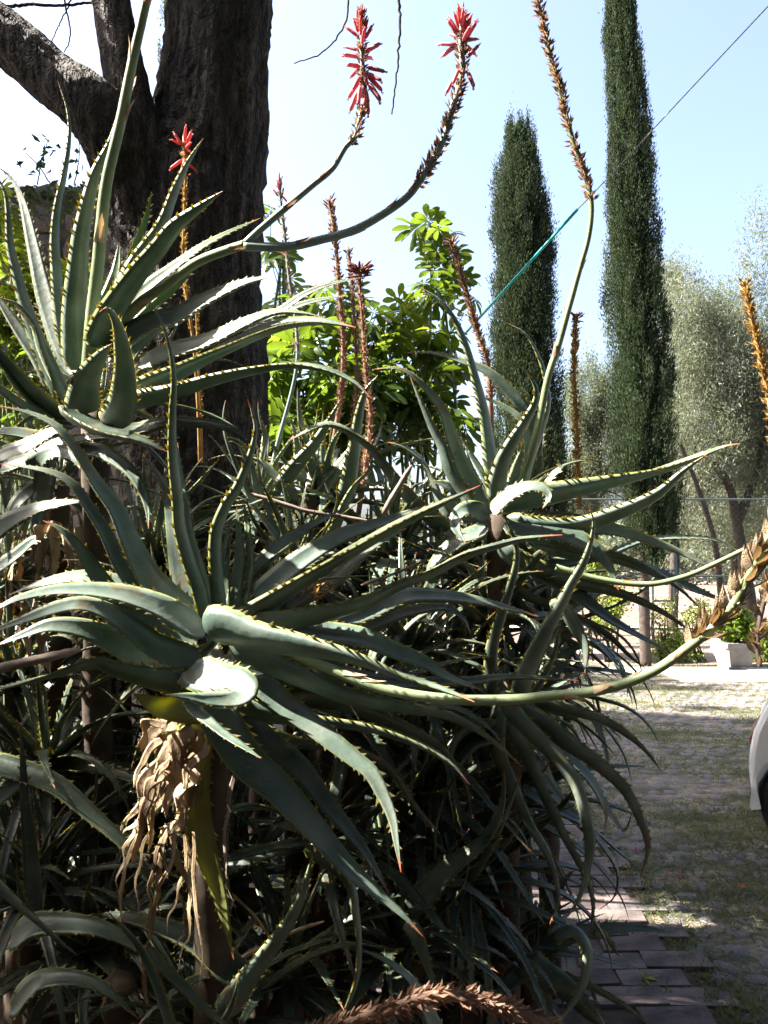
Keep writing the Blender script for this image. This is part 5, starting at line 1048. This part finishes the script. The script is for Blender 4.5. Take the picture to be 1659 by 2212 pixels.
# thick upright stalk of the upper left rosette, leaving the frame at the top
stalk(B, "190,800 200,675 212,570 216,522 230,396 259,270 288,126 310,29 330,-70 345,-160", 31, 18, 2.1, 2.0, 1.0, 'stalk', 'dry', nodes=(.07, .2, .3, .42, .52, .58, .64, .71, .80, .84))
# its forked stalk
stalk(B, "215,770 288,668 360,614 425,567 486,542 530,528", 24, 20, 2.15, 1.98, 1.0, 'stalk', 'dry', nodes=(.35, .93))
stalk(B, "528,528 560,498 603,461 675,400 718,364 747,317 765,299 772,277 783,234 787,198 783,144 781,90 781,22", 17, 8, 1.98, 1.95, .52, 'stalkblue', 'spike', 1.25, 1.8, [(a, b_, c, d, e) for a, b_, c, d, e in [(.735, 'pink', 6, -66, .050), (.775, 'pink', 5, -45, .047), (.81, 'pink', 3, -12, .044), (.845, 'pink', 4, 16, .040), (.875, 'pink', 4, 36, .036), (.905, 'red', 5, 54, .033), (.935, 'red', 6, 66, .030), (.96, 'red', 7, 74, .022), (.985, 'maroon', 7, 80, .015)]], nodes=(.2, .36, .44), blen=.014)
stalk(B, "528,532 621,533 693,518 765,497 837,457 884,421 913,382 938,342 963,288 977,234 994,180 999,144 996,90 999,38", 21, 12, 1.98, 1.95, .52, 'stalkblue', 'spike', 1.3, 1.8, [(.86, 'pink', 4, -68, .050), (.90, 'pink', 2, 35, .036), (.935, 'pink', 3, -5, .044), (.95, 'pink', 5, 24, .046), (.962, 'pink', 5, 48, .040), (.975, 'red', 9, 64, .034), (.99, 'maroon', 10, 75, .022), (1, 'maroon', 8, 60, .014)], nodes=(.07, .15, .3, .42, .5), blen=.016)
# long stalk of the nearest rosette ending in the dried seed spike at the right edge
stalk(A, "520,1385 621,1411 711,1444 801,1480 891,1501 999,1512 1128,1510 1170,1505 1278,1494 1350,1476 1422,1444 1494,1393 1548,1348 1584,1307 1620,1242 1662,1165 1695,1080", 25, 20, 1.72, 1.35,   .76, 'stalk', 'dry', 1.0, .25, (), blen=.014, pods=120, nodes=(.2, .23, .42, .46, .56, .60, .66, .72))
# leaning spent spike of the sunlit rosette
stalk(C_, "1115,1075 1160,930 1184,815 1206,747 1231,657 1256,567 1269,522 1277,468 1276,425 1267,389 1249,335 1231,281 1217,223 1199,155 1181,90 1170,29 1157,-8", 18, 7, 2.6, 2.45, .60, 'stalk', 'spike', 1.15, 2.0, [(.97, 'maroon', 6, 20, .02)], nodes=(.3, .38, .48, .56), blen=.019)
SG = 'aloe flower spikes rising behind the leaves'
stalk(None, "432,1000 428,880 418,740 400,620 396,540 399,450 400,360 397,305", 8, 5, 2.7, 2.6, .42, 'gold', 'gold', 1, 1.2, [(.955, 'red', 4, -28, .042), (.985, 'red', 4, 20, .038), (.995, 'red', 5, 62, .04)], 'golden spike topped by a small star of red flowers against the big trunk', 'flower spike', blen=.014, group=SG)
stalk(None, "436,1000 434,900 428,780 424,672", 6, 4, 2.8, 2.75, .3, 'gold', 'gold', 1, 1.0, (), 'short golden spike standing before the lower part of the trunk', 'flower spike', blen=.012, group=SG)
stalk(None, "560,1200 590,1000 640,800 640,700 625,600 612,480 605,420 604,385", 11, 6, 3.0, 2.95, .5, 'stalkblue', 'spike', 1, .9, [(.965, 'pink', 3, 70, .03), (.99, 'pink', 3, 80, .03), (.97, 'pink', 1, -30, .035)], 'thin bent spike with a few pink flowers just right of the trunk', 'flower spike', blen=.015, group=SG)
stalk(None, "680,1150 730,900 742,760 735,650 728,560 718,470 710,432", 12, 8, 3.0, 2.95, .35, 'spike', 'spike', 1.1, 1.7, [(.99, 'maroon', 8, 40, .022)], 'dense brown spike with a knobbed tip left of the twin dark spikes', 'flower spike', blen=.018, group=SG)
stalk(None, "720,1150 770,850 765,700 760,600 752,540", 8, 6, 3.2, 3.15, .35, 'spike', 'spike', 1.1, 1.3, [(.99, 'maroon', 4, 50, .02)], 'slim dark brown spike behind the maroon-headed one', 'flower spike', blen=.016, group=SG)
stalk(None, "760,1200 800,920 790,800 784,700 778,620 776,575", 12, 7, 2.9, 2.85, .25, 'spike', 'spike', 1.1, 1.6, [(.99, 'maroon', 22, 25, .038), (.975, 'maroon', 10, 5, .034)], 'brown spike carrying a wide dark maroon flower head', 'flower spike', blen=.018, group=SG)
stalk(None, "1062,1050 1056,800 1030,710 1005,620 985,560 974,518", 13, 8, 3.1, 3.0, .35, 'spike', 'spike', 1.15, 1.8, [(.99, 'maroon', 12, 35, .024)], 'leaning brown spike with dark tip in front of the tall umbrella shrub', 'flower spike', blen=.018, group=SG)
stalk(None, "1252,1100 1248,1000 1244,900 1240,800 1243,720 1246,678", 13, 6, 3.4, 3.35, .12, 'gold', 'gold', 1.1, 1.9, [(.985, 'red', 8, 45, .028), (.97, 'maroon', 6, 10, .025)], 'straight golden dry spike standing between the two big cypresses', 'flower spike', blen=.02, group=SG)
stalk(None, "1690,1250 1680,1000 1660,850 1640,760 1620,670 1606,605", 20, 7, 2.4, 2.3, .1, 'gold', 'gold', 1.1, 1.7, (), 'orange dry spike leaning in at the right edge above the seed spike', 'flower spike', blen=.02, group=SG)
stalk(None, "1640,1440 1636,1380 1650,1300 1680,1230", 12, 12, 1.9, 1.9, .0, 'drygrey', 'dry', 1.2, .6, (), 'hanging withered brown stalk at the right edge over the driveway', 'flower spike', blen=.03, group=SG)
stalk(None, "640,2250 760,2205 880,2165 960,2150 1050,2165 1130,2190 1230,2240", 26, 22, 1.45, 1.5, .0, 'spike', 'spike', 1.25, 2.4, (), 'fuzzy brown spent spike lying across the bottom edge', 'flower spike', blen=.018, group=SG)
# green old stalk crossing right of the sunlit rosette
stalk(None, "1200,1225 1300,1252 1400,1262 1480,1245 1550,1215 1612,1185", 14, 10, 2.3, 2.2, 1.0, 'stalk', 'bract', 1, 0, (), 'pale green bare stalk curving up toward the seed spike at the right', 'flower stalk', nodes=(.35, .8), group=SG)

# ------------------------------------------------------------------ parked car at the right edge
CY0, CX0 = 4.72, 1.985
car = empty('parked_car', (CX0, CY0, 0), 'white car standing on the lawn at the right edge, only its rear corner in view', 'car')
m, N, L, b = mat('car_paint'); b.inputs['Base Color'].default_value = (.8, .8, .8, 1); b.inputs['Roughness'].default_value = .25; b.inputs['Coat Weight'].default_value = .6
nn = noise_n(N, L, 40, 3); rr = ramp(N, [(.35, (.77, .77, .77)), (.6, (.80, .80, .80))]); L.new(nn.outputs[0], rr.inputs[0]); L.new(rr.outputs[0], b.inputs['Base Color']); M['paint'] = m
M['rubber'] = simple('tyre_rubber', [(.3, (.012, .012, .012)), (.7, (.022, .022, .022))], 30, .85, .2, .003)
M['plastic'] = simple('black_trim', [(.3, (.01, .01, .011)), (.7, (.018, .018, .02))], 30, .6, .1, .002)
m, N, L, b = mat('car_glass'); b.inputs['Base Color'].default_value = (.02, .025, .03, 1); b.inputs['Roughness'].default_value = .05; M['glass'] = m
m, N, L, b = mat('tail_lamp'); b.inputs['Base Color'].default_value = (.16, .03, .035, 1); b.inputs['Roughness'].default_value = .12; M['lamp'] = m
m, N, L, b = mat('rim_metal'); b.inputs['Base Color'].default_value = (.4, .4, .42, 1); b.inputs['Metallic'].default_value = .8; b.inputs['Roughness'].default_value = .35; M['rim'] = m
Lc, Wc = 3.7, 1.6
# lofted body: rings across the width, each ring a side profile
side = [(.03, .22), (.012, .30), (.0, .45), (.015, .58), (.04, .67), (.09, .77), (.15, .87), (.22, .95), (.42, 1.20), (.62, 1.38), (1.2, 1.46), (1.9, 1.44), (2.35, 1.28), (2.8, .98), (3.3, .88), (3.6, .74), (3.7, .55), (3.66, .28)]
def arch(xc, r, z0, n=9): return [(xc + r*math.cos(a), max(z0, .27 + r*math.sin(a))) for a in np.linspace(-.1, math.pi+.1, n)]
bot = [(3.3, .20)] + arch(2.95, .36, .24) + [(2.5, .24), (.95, .24)] + arch(.305, .265, .20) + [(.045, .20)]
prof = crom(np.array([(x, z) for x, z in side]), 48).tolist() + bot
prof = np.array(prof); npf = len(prof); cen = np.array([1.85, .7])
e_ = np.roll(prof, -1, 0) - np.roll(prof, 1, 0); inn = np.stack([-e_[:, 1], e_[:, 0]], -1); inn = nrm(inn)
if ((cen - prof) * inn).sum() < 0: inn = -inn
mb = MB(); ws = [(-1.0, .035), (-.985, .012), (-.94, 0), (0, -.012), (.94, 0), (.985, .012), (1.0, .035)]
rings = []
for s_, k_ in ws:
    q = prof + inn*k_ if k_ < .4 else cen + (prof + inn*.035 - cen)*0.5
    if k_ > .4: q = np.stack([q[:, 0], np.maximum(q[:, 1], .62)], -1)
    tum = np.where(q[:, 1] > .92, 1 - (q[:, 1]-.92)*.35, 1.0)
    rings.append(np.stack([CX0 + q[:, 0], CY0 + Wc/2 + s_*Wc/2*tum, q[:, 1]], -1))
V = np.vstack(rings); idx = np.arange(len(ws)*npf).reshape(len(ws), npf)
f = np.stack([idx[:-1], np.roll(idx[:-1], -1, 1), np.roll(idx[1:], -1, 1), idx[1:]], -1).reshape(-1, 4)
mb.add(V, f, 0, None, True)
from mathutils.geometry import tessellate_polygon
for ri in (0, len(ws)-1):
    tr_ = tessellate_polygon([[Vector((p_[0], p_[2], 0)) for p_ in rings[ri]]])
    mb.add(rings[ri], np.array(tr_), 0, None, False)
mb.obj('body', M['paint'], car)
for (x0, x1, nm) in [(.62, 1.25, 'window'), (1.30, 2.35, 'window')]:
    mb = MB(); q = [(x0, .95), (x1, .95), (x1 - (.0 if x1 < 2 else .35), 1.33), (x0 + (.12 if x0 < 1 else 0), 1.34)]
    V = [[CX0 + a, CY0 + (.0 if z < 1 else .10) - .012, z] for a, z in q] + [[CX0 + a, CY0 + (.0 if z < 1 else .10) + .03, z] for a, z in q]
    mb.add(V, [[0,1,2,3],[4,7,6,5],[0,4,5,1],[1,5,6,2],[2,6,7,3],[3,7,4,0]], 0, None, False); mb.obj(nm, M['glass'], car)
for sy in (.02, Wc-.02):
    mb = MB(); yy = CY0+sy+(.06 if sy<1 else -.06); C = crom([(CX0+.022, yy, .53), (CX0+.035, yy, .60), (CX0+.075, yy, .69), (CX0+.12, yy, .76)], 10); tube(mb, C, [.008, .02, .028, .03, .032, .032, .03, .026, .02, .008], 10); mb.obj('tail_light', M['lamp'], car)
mb = MB(); box(mb, (CX0+1.85, CY0+Wc/2, .22), (3.3, Wc*.86, .12)); mb.obj('underbody', M['plastic'], car)
mb = MB(); box(mb, (CX0+1.85, CY0+Wc/2, .45), (3.2, Wc*.80, .40)); mb.obj('wheel_well', M['plastic'], car)
for wx in (.305, 2.95):
    for sy in (.10, Wc-.10):
        we = link('wheel', None, car); we.location = Vector((CX0+wx, CY0+sy, .255)) - wloc(car)
        mb = MB(); c0 = np.array([CX0+wx, CY0+sy, .255]); a = np.linspace(0, 2*np.pi, 40, endpoint=False); pr = [(.16, -.08), (.225, -.095), (.25, -.07), (.255, 0), (.25, .07), (.225, .095), (.16, .08)]
        V = np.array([[c0[0] + r*math.cos(t), c0[1] + y_, c0[2] + r*math.sin(t)] for r, y_ in pr for t in a]); idx = np.arange(len(pr)*40).reshape(len(pr), 40)
        mb.add(V, np.stack([idx[:-1], np.roll(idx[:-1], -1, 1), np.roll(idx[1:], -1, 1), idx[1:]], -1).reshape(-1, 4)); mb.obj('tyre', M['rubber'], we)
        mb = MB(); sgn = -1 if sy < 1 else 1
        tube(mb, [c0 + [0, .07*sgn, 0], c0 - [0, .06*sgn, 0]], .16, 32)
        mb.obj('rim', M['rim'], we)
car.rotation_euler = (0, 0, R(-28))
print('objects', len(bpy.data.objects), 'tris~', sum(len(m_.polygons) for m_ in bpy.data.meshes))
